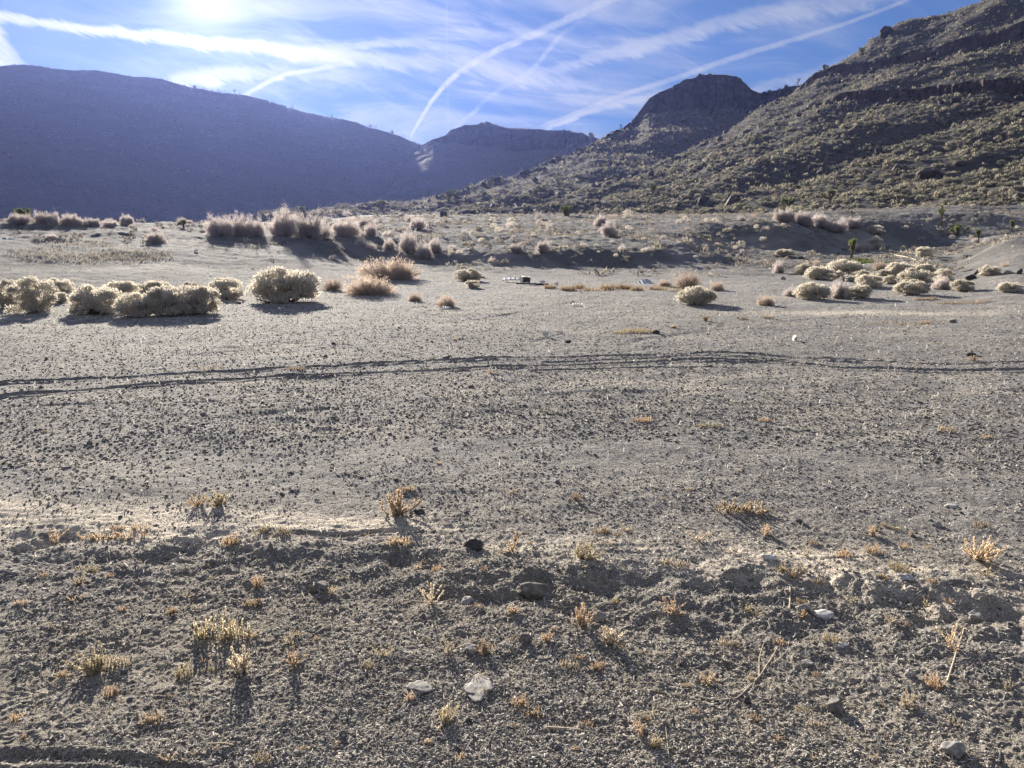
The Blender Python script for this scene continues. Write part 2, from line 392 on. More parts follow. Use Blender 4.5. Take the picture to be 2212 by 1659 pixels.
def mat_hill(name, c1, c2, rock, bs=3.0, bd=.5):
    m, q = newmat(name)
    pos = q.n('ShaderNodeNewGeometry').outputs['Position']
    n1 = q.noise(pos, .03, 5, .6); n2 = q.noise(pos, .8 * bs / 3, 5, .7); n3 = q.noise(pos, .22, 6, .65)
    c = q.mix(q.mr(n1, .35, .65), c1, c2)
    c = q.mix(q.mr(n2, .40, .66, 0, .7), c, tuple(x * 1.7 for x in c1[:3]) + (1,))
    st = q.n('ShaderNodeMapping'); st.vector_type = 'POINT'; q.put(st.inputs[0], pos); st.inputs['Scale'].default_value = (1, 1, .18)
    nr = q.noise(st.outputs[0], .7, 6, .65, .6)
    rc = q.mix(q.mr(nr, .35, .65), tuple(x * .55 for x in rock[:3]) + (1,), tuple(x * 1.5 for x in rock[:3]) + (1,))
    c = q.mix(attr(q, 'rock'), c, rc)
    h = q.m('ADD', q.m('MULTIPLY', n2, .5), q.m('ADD', n3, q.m('MULTIPLY', q.m('MULTIPLY', nr, attr(q, 'rock')), 2.0)))
    out(q, bsdf(q, c, .95, bump(q, h, bd, .9), .1)); return m
def mat_leaf(name, trans=.45, gain=1.0, rnd=.25):
    m, q = newmat(name)
    c = attr(q, 'tint', 'Color'); r = q.n('ShaderNodeObjectInfo').outputs['Random']
    k = q.mr(r, 0, 1, gain * (1 - rnd), gain * (1 + rnd))
    c = q.vm('MULTIPLY', c, q.comb(k, k, k))
    d = q.n('ShaderNodeBsdfDiffuse'); q.put(d.inputs[0], c)
    t = q.n('ShaderNodeBsdfTranslucent'); q.put(t.inputs[0], c)
    x = q.n('ShaderNodeMixShader'); x.inputs[0].default_value = trans
    q.t.links.new(d.outputs[0], x.inputs[1]); q.t.links.new(t.outputs[0], x.inputs[2])
    out(q, x.outputs[0]); return m
def mat_tint(name, rough=.9, bd=.004, sc=90, spec=.25):
    m, q = newmat(name)
    c = attr(q, 'tint', 'Color'); tc = q.n('ShaderNodeTexCoord').outputs['Object']
    n = q.noise(tc, sc, 5, .65)
    k = q.mr(n, .3, .7, .65, 1.3)
    c = q.vm('MULTIPLY', c, q.comb(k, k, k))
    out(q, bsdf(q, c, rough, bump(q, n, bd, .8), spec)); return m
def mat_plain(name, color, rough=.7, sc=20, var=.25, spec=.3):
    m, q = newmat(name); tc = q.n('ShaderNodeTexCoord').outputs['Object']
    n = q.noise(tc, sc, 5, .6); c = q.mix(q.mr(n, .35, .65), tuple(x * (1 - var) for x in color) + (1,), tuple(min(1, x * (1 + var)) for x in color) + (1,))
    out(q, bsdf(q, c, rough, bump(q, n, .003, .5), spec)); return m
M_GROUND = mat_ground()
M_LEAF = mat_leaf('dry_foliage', .55, 1.0, .15)
M_TUFT = mat_leaf('hill_brush_foliage', .42, 1.0, 0)
M_WEED = mat_leaf('dried_weed', .45, 1.0, .22)
M_YUCCA = mat_leaf('yucca_leaves', .35)
M_BARK = mat_plain('woody_stems', (.16, .125, .095), .9, 30)
M_ROCK = mat_tint('stone', .85, .006, 35)
M_PEB = mat_tint('gravel', .9, .002, 160, .15)
M_STRAW = mat_leaf('straw', .3)
M_STICK = mat_plain('dead_wood', (.44, .36, .26), .8, 60)

# ------------------------------------------------------------------ ground sheet
azs = np.radians(np.concatenate([np.linspace(-180, -46, 40)[:-1], np.linspace(-46, -37, 30)[:-1], np.linspace(-37, 37, 1250)[:-1], np.linspace(37, 46, 30)[:-1], np.linspace(46, 180, 40)]))
rs = [0.25, .8, 1.3, 1.6]
r_ = 1.75
while r_ < 480:
    rs.append(r_)
    s_ = max(.0035, .8 * r_ * r_ / 1232) * (.5 if 7.6 < r_ < 11.5 else 1)
    r_ += min(s_, .05 + .0038 * r_ if r_ < 110 else 3.0) if r_ > 12 else s_
rs = np.array(rs)
drs = np.gradient(rs)
AZ, RR = np.meshgrid(azs, rs); DR = np.repeat(drs[:, None], len(azs), 1)
DAZ = np.gradient(azs); DR = np.maximum(DR * .8, RR * DAZ[None, :])
gx_, gy_ = RR * np.sin(AZ), RR * np.cos(AZ)
gz_ = H(gx_.ravel(), gy_.ravel(), DR.ravel()).reshape(RR.shape)
na, nr_ = len(azs), len(rs)
idx = np.arange(na * nr_).reshape(nr_, na)
fq = np.stack([idx[:-1, :-1], idx[:-1, 1:], idx[1:, 1:], idx[1:, :-1]], -1).reshape(-1, 4)[:, ::-1]
X_, Y_ = gx_.ravel(), gy_.ravel(); R_ = np.hypot(X_, Y_)
into = np.interp(X_, slx, sly) - Y_
# run-off sand: a broken, streaky band on the far side of the clods, plus faint patches further out
band = np.exp(-((into + .14) / .20) ** 2) * sstep(-.15, .30, perlin(X_ * .9, Y_ * 9, 61) + .7 * perlin(X_ * 3, Y_ * 30, 62) + .12)
band = np.clip(band * 1.25, 0, 1)
fan = 1.5 * np.exp(-(((X_ + 2.35) / .95) ** 2 + ((Y_ - 4.15) / .30) ** 2)) * sstep(-.6, .2, perlin(X_ * 2, Y_ * 10, 63))
fan2 = np.exp(-(((X_ - 1.62 + (Y_ - 3.4) * .9) / .22) ** 2 + ((Y_ - 3.4) / .5) ** 2)) * sstep(-.4, .3, perlin(X_ * 5, Y_ * 8, 64))
gx1, gy1 = gp(1860, 676); pale = np.exp(-(((X_ - gx1) / 2.6) ** 2 + ((Y_ - gy1) / .5) ** 2)) * .8
gx2, gy2 = gp(1500, 830); pale2 = .30 * np.exp(-(((X_ - gx2) / 3.0) ** 2 + ((Y_ - gy2) / 1.3) ** 2)) * sstep(-.3, .4, perlin(X_ * 1.2, Y_ * 2, 66))
streaks = .22 * sstep(.15, .7, perlin(X_ * .5, Y_ * 1.6, 65) + .35 * perlin(X_ * 2, Y_ * 6, 67)) * sstep(4, 6, R_) * (R_ < 28)
sand = np.clip((band * .8 + fan * .85 + fan2 * .7) * (R_ < 8) + pale + pale2 + streaks, 0, 1)
dz = np.gradient(gz_, axis=0) / np.maximum(np.gradient(RR, axis=0), 1e-4)
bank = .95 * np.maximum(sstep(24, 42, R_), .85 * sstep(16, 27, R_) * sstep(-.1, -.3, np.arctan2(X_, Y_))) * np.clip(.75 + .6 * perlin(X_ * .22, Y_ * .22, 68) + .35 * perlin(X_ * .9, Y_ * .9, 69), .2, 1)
ground = mesh_np('ground', np.stack([gx_, gy_, gz_], -1), fq, M_GROUND, smooth=True, attrs={'sand': sand, 'bank': bank, 'tan': sstep(5.5, 3.0, R_) * np.clip(.8 + .5 * perlin(X_ * .8, Y_ * .8, 70), 0, 1)})  # 'tan' marks the near soil that is tinted to look warmly sunlit
ground['kind'] = 'structure'

# ------------------------------------------------------------------ hills
def hill(name, X0, X1, nx, rows, sub, mat, namp, nsc, seed, rockf=None, cliff=None, rel=None):
    Xs = np.linspace(X0, X1, nx); P = []; RK = []
    for i, (yy_, rr_) in enumerate(rows):
        xs = [a for a, _ in yy_]; Y = np.interp(Xs, xs, [b for _, b in yy_])
        r = np.interp(Xs, [a for a, _ in rr_], [b for _, b in rr_])
        d = ray(Xs, Y); k = r / np.hypot(d[:, 0], d[:, 1])
        P.append(np.stack([d[:, 0] * k, d[:, 1] * k, CAMZ + d[:, 2] * k], -1))
    out_ = []; rk = []
    for i in range(len(P) - 1):
        n_ = sub[i]
        for j in range(n_):
            t = j / n_; out_.append(P[i] * (1 - t) + P[i + 1] * t); rk.append(np.full(nx, float(rockf[i]) if rockf else 0.0))
    out_.append(P[-1]); rk.append(rk[-1])
    A = np.array(out_); K = np.array(rk)
    # round the creases off
    A0 = A.copy()
    for _ in range(2):
        A[1:-1] = .25 * A[:-2] + .5 * A[1:-1] + .25 * A[2:]
    keep = np.clip(K + np.roll(K, 1, 0) + np.roll(K, -1, 0), 0, 1)[..., None]
    A = A * (1 - keep) + A0 * keep
    x, y = A[..., 0], A[..., 1]
    nz = fbm(x / nsc, y / nsc, 5, seed, .5)
    A[..., 2] += nz * namp
    if rel is not None: A[..., 2] += rel(x, y)
    if K.max() > 0:
        # blocky columns in the cliff bands: push in and out along the sight direction
        s = np.broadcast_to(np.linspace(0, 1, nx)[None, :] * (X1 - X0), K.shape)
        ht = A[..., 2]
        cw = cliff[0]
        warp_ = perlin(s / (cw * 3), ht / 6, seed + 5) * .7
        q = s / cw + warp_; blk = _h(np.floor(q).astype(np.int64), np.floor(ht / cliff[2] + _h(np.floor(q).astype(np.int64), 7) / 4096).astype(np.int64)) / 4096.0 - .5
        q2 = s / (cw * .37) + warp_; blk2 = _h(np.floor(q2).astype(np.int64), 3) / 4096.0 - .5
        K2 = K * np.clip(.75 + 1.1 * perlin(s / (cw * 5), ht * 0, seed + 9), .40, 1.25)
        push = (blk * 1.0 + blk2 * .6 + 1.1 * perlin(s / (cw * 4), ht / 5, seed + 6) + .5 * perlin(s / cw, ht / 2.2, seed + 7)) * cliff[1] * K2
        rr2 = np.hypot(x, y)
        A[..., 0] -= x / rr2 * push; A[..., 1] -= y / rr2 * push
        A[..., 2] += K2 * (blk + .5 * blk2) * cliff[1] * .3
    nv = len(A); idx = np.arange(nv * nx).reshape(nv, nx)
    f = np.stack([idx[:-1, :-1], idx[:-1, 1:], idx[1:, 1:], idx[1:, :-1]], -1).reshape(-1, 4)
    o = mesh_np(name, A, f, mat, smooth=True, attrs={'rock': K})
    o['kind'] = 'structure'
    return o, A, f, K
def off(yy_, d): return [(a, b + d) for a, b in yy_]
def offx(yy_, ds): return [(a, b - float(np.interp(a, [p for p, _ in ds], [q for _, q in ds]))) for a, b in yy_]

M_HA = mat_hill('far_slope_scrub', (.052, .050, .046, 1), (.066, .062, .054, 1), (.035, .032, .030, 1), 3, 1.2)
M_HD = mat_hill('stony_slope', (.055, .051, .047, 1), (.072, .066, .059, 1), (.085, .065, .055, 1), 6, .25)
M_HC = mat_hill('spur_slope', (.055, .051, .047, 1), (.070, .065, .058, 1), (.060, .054, .050, 1), 5, .35)
# A: long shaded hill on the left
cA = [(-900,112),(-400,122),(-150,132),(0,138),(90,142),(150,150),(210,153),(300,165),(350,172),(420,188),(520,205),(640,235),(720,252),(780,270),(850,285),(905,308),(960,335),(1050,390)]
fA = [(-900,505),(1050,505)]
mA = [(a, (b + 470) / 2 - 12) for a, b in cA]
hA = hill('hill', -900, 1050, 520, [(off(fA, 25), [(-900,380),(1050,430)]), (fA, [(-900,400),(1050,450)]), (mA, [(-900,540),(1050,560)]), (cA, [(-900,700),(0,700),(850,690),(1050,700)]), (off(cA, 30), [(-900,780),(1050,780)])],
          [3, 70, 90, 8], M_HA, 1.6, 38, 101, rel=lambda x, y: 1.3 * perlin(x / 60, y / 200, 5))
# B: flat-topped hill beyond the saddle
cB = [(760,480),(780,470),(802,449),(850,390),(880,345),(899,322),(935,302),(962,296),(970,288),(985,280),(1005,273),(1022,271),(1040,268),(1065,271),(1100,277),(1160,277),(1230,285),(1258,291),(1275,300),(1330,322),(1500,370)]
hB_c = [(760,0),(940,0),(975,25),(1010,42),(1200,48),(1240,30),(1290,6),(1500,3)]
hB = hill('mesa', 760, 1500, 460, [([(760,505),(1500,500)], [(760,395),(1500,395)]), ([(760,490),(820,484),(1500,480)], [(760,400),(1500,410)]),
          ([(a, b + float(np.interp(a, [p for p,_ in hB_c],[q for _,q in hB_c])) + 1) for a, b in cB], [(760,401),(850,520),(899,600),(1040,640),(1500,600)]),
          (cB, [(760,402),(850,523),(899,603),(1040,652),(1500,610)]), (off(cB, 12), [(760,440),(899,660),(1040,720),(1500,700)])],
          [3, 90, 34, 10], M_HA, 2.0, 45, 131, [0, 0, 1, 0], (8.0, 5.0, 14.0))
# C: spur that carries the rocky butte
cC = [(560,470),(600,466),(700,458),(820,442),(900,430),(980,418),(1050,400),(1120,378),(1200,345),(1250,322),(1290,300),(1345,275),(1362,262),(1375,250),(1392,225),(1402,213),(1420,205),(1436,196),(1452,190),(1470,180),(1482,172),(1500,168),(1520,164),(1548,163),(1575,166),(1592,170),(1605,180),(1618,192),(1630,201),(1645,203),(1660,200),(1700,188),(1760,180),(1950,180)]
hC_c = [(560,0),(1300,0),(1345,4),(1380,22),(1420,40),(1485,66),(1545,76),(1600,66),(1640,38),(1700,20),(1950,20)]
hC = hill('spur', 560, 1950, 640, [([(560,485),(1950,478)], [(560,190),(1950,200)]), ([(560,470),(1000,468),(1950,462)], [(560,195),(1100,190),(1950,210)]),
          ([(560,469),(700,461),(820,452),(980,436),(1120,410),(1290,366),(1400,335),(1545,306),(1700,290),(1950,280)], [(560,198),(980,235),(1290,275),(1545,340),(1950,370)]),
          ([(a, b + float(np.interp(a, [p for p,_ in hC_c],[q for _,q in hC_c])) + 1.0) for a, b in cC], [(560,200),(980,262),(1290,345),(1380,400),(1545,425),(1950,440)]),
          (cC, [(560,201),(980,263),(1290,347),(1380,408),(1545,440),(1950,450)]), (off(cC, 12), [(560,230),(980,310),(1290,400),(1545,490),(1950,520)])],
          [3, 60, 60, 40, 8], M_HC, 1.3, 26, 161, [0, 0, 0, 1, 0], (7.0, 4.5, 9.0), rel=lambda x, y: 1.2 * perlin(x / 30, y / 120, 9))
# D: the big near slope on the right
cD = [(980,446),(1200,412),(1400,364),(1480,341),(1540,312),(1600,280),(1640,250),(1690,215),(1720,190),(1745,176),(1775,160),(1800,150),(1850,125),(1868,108),(1880,95),(1900,86),(1912,80),(1922,68),(1940,62),(1960,55),(2000,45),(2030,33),(2050,25),(2100,5),(2212,-50),(2500,-170),(2900,-300)]
b1 = [(980,452),(1200,420),(1400,374),(1480,350),(1560,310),(1640,266),(1750,243),(1900,227),(2000,220),(2212,216),(2900,200)]
h1 = [(980,.5),(1560,1),(1640,5),(1700,9),(1750,14),(1900,21),(2000,28),(2212,34),(2900,40)]
b2 = [(980,449),(1200,416),(1400,369),(1560,304),(1640,256),(1700,220),(1760,190),(1800,178),(1900,150),(2000,128),(2070,112),(2212,100),(2900,40)]
h2 = [(980,.5),(1640,1),(1690,4),(1720,18),(1780,22),(1850,20),(1960,16),(2050,28),(2212,50),(2900,70)]
rD0 = [(980,165),(1400,135),(1700,108),(2212,86),(2900,80)]
def relD(x, y):
    u_ = (x * .93 + y * .37); w_ = (y * .93 - x * .37)          # ribs run down the fall of the slope
    a = 3.0 * perlin(w_ / 34 + .3, u_ / 120, 71) * sstep(110, 190, np.hypot(x, y)) + 1.2 * perlin(w_ / 15, u_ / 55, 72) * sstep(100, 160, np.hypot(x, y))
    return a
hD = hill('hillside', 980, 2900, 760, [([(980,480),(2900,520)], [(980,160),(1400,130),(1700,103),(2212,80),(2900,76)]), ([(980,458),(1400,470),(1700,474),(2212,490),(2900,505)], rD0),
          ([(980,455),(1200,441),(1400,425),(1600,405),(1800,385),(2000,367),(2212,346),(2900,300)], [(980,170),(1400,168),(1700,155),(2212,138),(2900,140)]),
          (b1, [(980,178),(1400,230),(1640,255),(2212,215),(2900,205)]), (offx(b1, h1), [(980,179),(1400,232),(1640,257),(2212,217),(2900,207)]),
          (b2, [(980,184),(1400,243),(1700,320),(2212,290),(2900,280)]), (offx(b2, h2), [(980,185),(1400,244),(1700,323),(2212,294),(2900,284)]),
          (cD, [(980,190),(1400,255),(1700,345),(2212,345),(2900,345)]), (off(cD, 30), [(980,230),(1400,300),(1700,420),(2212,420),(2900,420)])],
          [3, 90, 100, 26, 70, 26, 50, 8], M_HD, 1.1, 17, 191, [0, 0, 0, 1, 0, .9, 0, 0], (9.0, 1.5, 3.5), rel=relD)

BV = []
for o, A, f, K in (hA, hB, hC, hD):
    BV.append(BVHTree.FromPolygons(A.reshape(-1, 3).tolist(), f.tolist()))
def hit(X, Y, hills=True, grd=True):
    """where the sight line through a point of the photograph meets the land"""
    d = ray(X, Y); best = None; bd = 1e9
    if grd:
        k = np.concatenate([np.linspace(1.2, 12, 1200), np.linspace(12.02, 160, 2600)])
        px, py, pz = d[0] * k, d[1] * k, CAMZ + d[2] * k
        w = np.nonzero(pz < Hbase(px, py) + .0)[0]
        if len(w):
            j = w[0]; k1 = k[j]; x, y = d[0] * k1, d[1] * k1
            z = float(H(np.array([x]), np.array([y]), np.array([.03]))[0]); best = Vector((x, y, z)); bd = k1
    if hills:
        dv = Vector(d); L = dv.length
        for b in BV:
            h = b.ray_cast(Vector((0, 0, CAMZ)), dv)
            if h[0] is not None and h[3] / L < bd: best = h[0]; bd = h[3] / L
    return best, bd
def land(X, Y, **kw):
    for i in range(25):
        p, k = hit(X, Y + i, **kw)
        if p is not None: return p, k
    return Vector((0, 100, 0)), 100
def zat(x, y): return float(H(np.array([x]), np.array([y]), np.array([.02]))[0])

#=====OBJECTS=====
USED = {}
def tag(o, label, cat, group=None, kind=None):
    if label: o['label'] = label
    if cat: o['category'] = cat
    if group: o['group'] = group
    if kind: o['kind'] = kind
    return o
def nrm(a): return a / np.maximum(np.linalg.norm(a, axis=-1, keepdims=True), 1e-9)
def tube(path, rad, k=5):
    """tapered tube along a path: returns verts, quads"""
    path = np.asarray(path, float); n = len(path); rad = np.broadcast_to(np.asarray(rad, float), (n,))
    t = nrm(np.gradient(path, axis=0)); a = np.cross(t, [0.31, .17, .93]); a = nrm(a); b = np.cross(t, a)
    th = np.arange(k) * 2 * math.pi / k
    v = path[:, None] + rad[:, None, None] * (np.cos(th)[None, :, None] * a[:, None] + np.sin(th)[None, :, None] * b[:, None])
    i = np.arange(n * k).reshape(n, k); j = np.roll(i, -1, 1)
    f = np.stack([i[:-1], j[:-1], j[1:], i[1:]], -1).reshape(-1, 4)
    return v.reshape(-1, 3), f
class Buf:
    def __init__(s): s.v = []; s.f = []; s.c = []; s.n = 0
    def add(s, v, f, c=None):
        v = np.asarray(v, float).reshape(-1, 3); s.v.append(v); s.f.append(np.asarray(f) + s.n)
        s.c.append(np.broadcast_to(np.asarray(c if c is not None else (.5, .5, .5), float), v.shape)); s.n += len(v)
    def build(s, name, mat, parent=None, smooth=False, link=True):
        return mesh_np(name, np.concatenate(s.v), np.concatenate(s.f), mat, np.concatenate(s.c), smooth, parent=parent, link=link)
    def tubes(s, v, f, c):      # quads -> triangles so that everything in a buffer matches
        s.add(v, np.concatenate([f[:, [0, 1, 2]], f[:, [0, 2, 3]]]), c)

def blades(P, D, L, W, r, flat=None):
    """one triangle per blade, from P along D"""
    n = len(P); D = nrm(D); side = nrm(np.cross(D, r.normal(size=(n, 3)))) * (W / 2)[:, None]
    v = np.stack([P - side, P + side, P + D * L[:, None]], 1)
    return v.reshape(-1, 3), np.arange(3 * n).reshape(n, 3)

def brush_mesh(seed, kind, asp, nb):
    """foliage of a bush one unit wide, asp units high: lobes of short blades"""
    r = np.random.default_rng(seed); nl = {'R': 66, 'G': 48, 'T': 36}[kind]
    ang = r.uniform(0, 6.283, nl); rad = np.sqrt(r.uniform(0, 1, nl)) * .37
    lr = r.uniform(.075, .15, nl) if kind == 'R' else r.uniform(.10, .19, nl)
    env = np.sqrt(np.clip(1 - (rad / .52) ** 2, .04, 1))
    top = env * asp - lr * min(1, asp * 1.3); lz = top * r.uniform(.80, 1.04, nl)
    a1, a2 = int(nl * .40), int(nl * .78)
    lo = slice(a1, a2); rad[lo] = r.uniform(.22, .40, a2 - a1); lz[lo] = asp * r.uniform(.02, .40, a2 - a1)
    co = slice(a2, nl); rad[co] = r.uniform(0, .27, nl - a2); lz[co] = asp * r.uniform(.08, .55, nl - a2)
    C = np.stack([np.cos(ang) * rad, np.sin(ang) * rad, np.maximum(lz, lr * .4)], -1)
    li = r.integers(0, nl, nb)
    d = nrm(r.normal(size=(nb, 3))); d[:, 2] = np.abs(d[:, 2]) * 1.0 - .25 * (r.uniform(size=nb) < .4); d = nrm(d)
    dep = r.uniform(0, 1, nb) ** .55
    P = C[li] + d * (lr[li] * (.35 + .65 * dep))[:, None] * [1, 1, min(1.0, .55 + asp * .5)]
    # heads bunch into little clusters
    P += (.012 if kind == 'R' else .03) * r.normal(size=(nb, 3)); P[:, 2] = np.maximum(P[:, 2], .004)
    if kind == 'R':
        D = d * .8 + [0, 0, .35] + .75 * r.normal(size=(nb, 3)); L = r.uniform(.018, .045, nb); W = r.uniform(.012, .026, nb)
        a, b = np.array([.74, .68, .56]), np.array([.36, .33, .29])
    elif kind == 'G':
        D = d * .6 + [0, 0, .9] + .45 * r.normal(size=(nb, 3)); L = r.uniform(.05, .15, nb); W = r.uniform(.006, .013, nb)
        a, b = np.array([.62, .55, .52]), np.array([.40, .355, .34])
    else:
        D = d * 1.0 + [0, 0, .35] + .6 * r.normal(size=(nb, 3)); L = r.uniform(.04, .10, nb); W = r.uniform(.006, .012, nb)
        a, b = np.array([.58, .47, .38]), np.array([.36, .29, .24])
    v, f = blades(P, D, L, W, r)
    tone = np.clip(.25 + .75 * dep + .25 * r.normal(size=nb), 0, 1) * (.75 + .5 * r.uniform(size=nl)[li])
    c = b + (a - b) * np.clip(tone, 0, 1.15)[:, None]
    return v, f, np.repeat(c, 3, 0), C, lr
def twig_bush(seed, kind, asp, nb):
    """a bush of curved twigs fanning from the root, each feathered with fine blades: ragged, see-through at the rim"""
    r = np.random.default_rng(seed); nt = 110 if kind == 'G' else 130
    az = r.uniform(0, 6.283, nt); out_ = r.uniform(0, 1, nt) ** .42
    hump = 1 + .22 * np.sin(az * 2 + r.uniform(0, 6)) + .12 * np.sin(az * 5 + r.uniform(0, 6))
    L = r.uniform(.66, 1.02, nt) * hump; L[r.uniform(size=nt) < .10] *= 1.12
    ex = np.cos(az) * out_ * .50 * L; ey = np.sin(az) * out_ * .50 * L; ez = asp * .86 * np.clip(1 - out_ ** 4 * .95, .03, 1) ** .6 * L * r.uniform(.6, 1.1, nt)
    E = np.stack([ex, ey, ez], -1); S0 = np.stack([np.cos(az), np.sin(az), 0 * az], -1) * (out_ * r.uniform(.02, .30, nt))[:, None]
    ti = r.integers(0, nt, nb); t = r.uniform(.08, 1, nb) ** .75
    M = S0 * .5 + E * .5 + np.stack([ex * .22, ey * .22, -.02 + 0 * ex], -1)
    a, b, c = S0[ti], M[ti], E[ti]; tt = t[:, None]
    P = (1 - tt) ** 2 * a + 2 * tt * (1 - tt) * b + tt * tt * c; T = nrm(2 * (1 - tt) * (b - a) + 2 * tt * (c - b))
    P = P + r.normal(size=(nb, 3)) * (.018 + .03 * (1 - np.abs(tt - .6))); P[:, 2] = np.maximum(P[:, 2], .004)
    k = (.9, .50) if kind == 'G' else (.6, .75)
    D = T * k[0] + r.normal(size=(nb, 3)) * k[1] + [0, 0, .25]; Lb = r.uniform(.035, .10, nb) * (1 if kind == 'G' else .8); W = r.uniform(.006, .012, nb)
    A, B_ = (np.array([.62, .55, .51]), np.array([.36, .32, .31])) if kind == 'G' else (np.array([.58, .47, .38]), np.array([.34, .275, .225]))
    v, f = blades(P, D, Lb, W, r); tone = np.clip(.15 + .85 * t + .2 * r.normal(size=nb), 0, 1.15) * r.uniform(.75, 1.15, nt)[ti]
    return v, f, np.repeat(B_ + (A - B_) * tone[:, None], 3, 0), E, None
def stems_mesh(seed, C, n):
    r = np.random.default_rng(seed + 500); B = Buf()
    for i in range(n):
        e = C[r.integers(len(C))] * [1, 1, .95] + r.normal(size=3) * .04; e[2] = max(e[2], .02)
        s = np.array([r.normal() * .04, r.normal() * .04, 0]); m = (s + e) / 2 + r.normal(size=3) * .03 + [e[0] * .2, e[1] * .2, -.02]
        t = np.linspace(0, 1, 5)[:, None]; p = (1 - t) ** 2 * s + 2 * t * (1 - t) * m + t * t * e
        v, f = tube(p, np.linspace(.010, .004, 5), 4); B.tubes(v, f, (.16, .12, .09))
    return B
ASP = {'R': (.40, .52, .68), 'G': (.42, .65, .95), 'T': (.42, .55, .75)}
BUSH = {}
for kd, base in (('R', 0), ('G', 100), ('T', 200)):
    for ai, asp in enumerate(ASP[kd]):
        for vr in range(2):
            for lod, nb in (('hi', 14000 if kd != 'T' else 9000), ('lo', 900)):
                sd = base + ai * 10 + vr
                v, f, c, C, lr = (brush_mesh if kd == 'R' else twig_bush)(sd, kd, asp, nb)
                if lod == 'lo':
                    v = v.reshape(-1, 3, 3); cen = v.mean(1, keepdims=True); v = (cen + (v - cen) * 1.9).reshape(-1, 3)
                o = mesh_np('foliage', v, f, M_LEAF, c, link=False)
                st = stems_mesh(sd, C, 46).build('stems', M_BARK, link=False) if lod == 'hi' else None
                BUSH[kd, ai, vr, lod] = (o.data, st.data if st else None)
def bush(X, Y, w, h, kind, label, name='desert_shrub', group=None, cat='shrub', lean=0.0):
    """X, Y: foot in the photograph; w, h: its size there"""
    p, k = land(X, Y); W = w / F * k * 1.08; Hh = h / F * k
    if kind == 'R': W *= 1.06
    elif w > 30: Hh *= 1.15; W *= 1.04
    asp = min(range(3), key=lambda i: abs(ASP[kind][i] - Hh / W)); vr = random.randint(0, 1)
    lod = 'hi' if w >= 30 else 'lo'
    fo, st = BUSH[kind, asp, vr, lod]
    sc = (W, W * .85, Hh / ASP[kind][asp] * (1.02 if kind == 'R' else 1.04))
    if lod == 'hi':
        e = bpy.data.objects.new(name, None); COL.objects.link(e); e.empty_display_size = .2
        a = bpy.data.objects.new('foliage', fo); COL.objects.link(a); a.parent = e
        b = bpy.data.objects.new('stems', st); COL.objects.link(b); b.parent = e
    else:
        e = bpy.data.objects.new(name, fo); COL.objects.link(e)
    e.location = (p.x, p.y + W * .36, p.z - .02 * Hh); e.scale = sc; e.rotation_euler = (0, 0, random.uniform(0, 6.28) if abs(sc[0] - sc[1]) < 9 else 0)
    if p.y < 80:
        z0 = zat(p.x, p.y + W * .36); e.location.z = min(z0, p.z + .25 * Hh) - .03 * Hh
    return tag(e, label, cat, group)

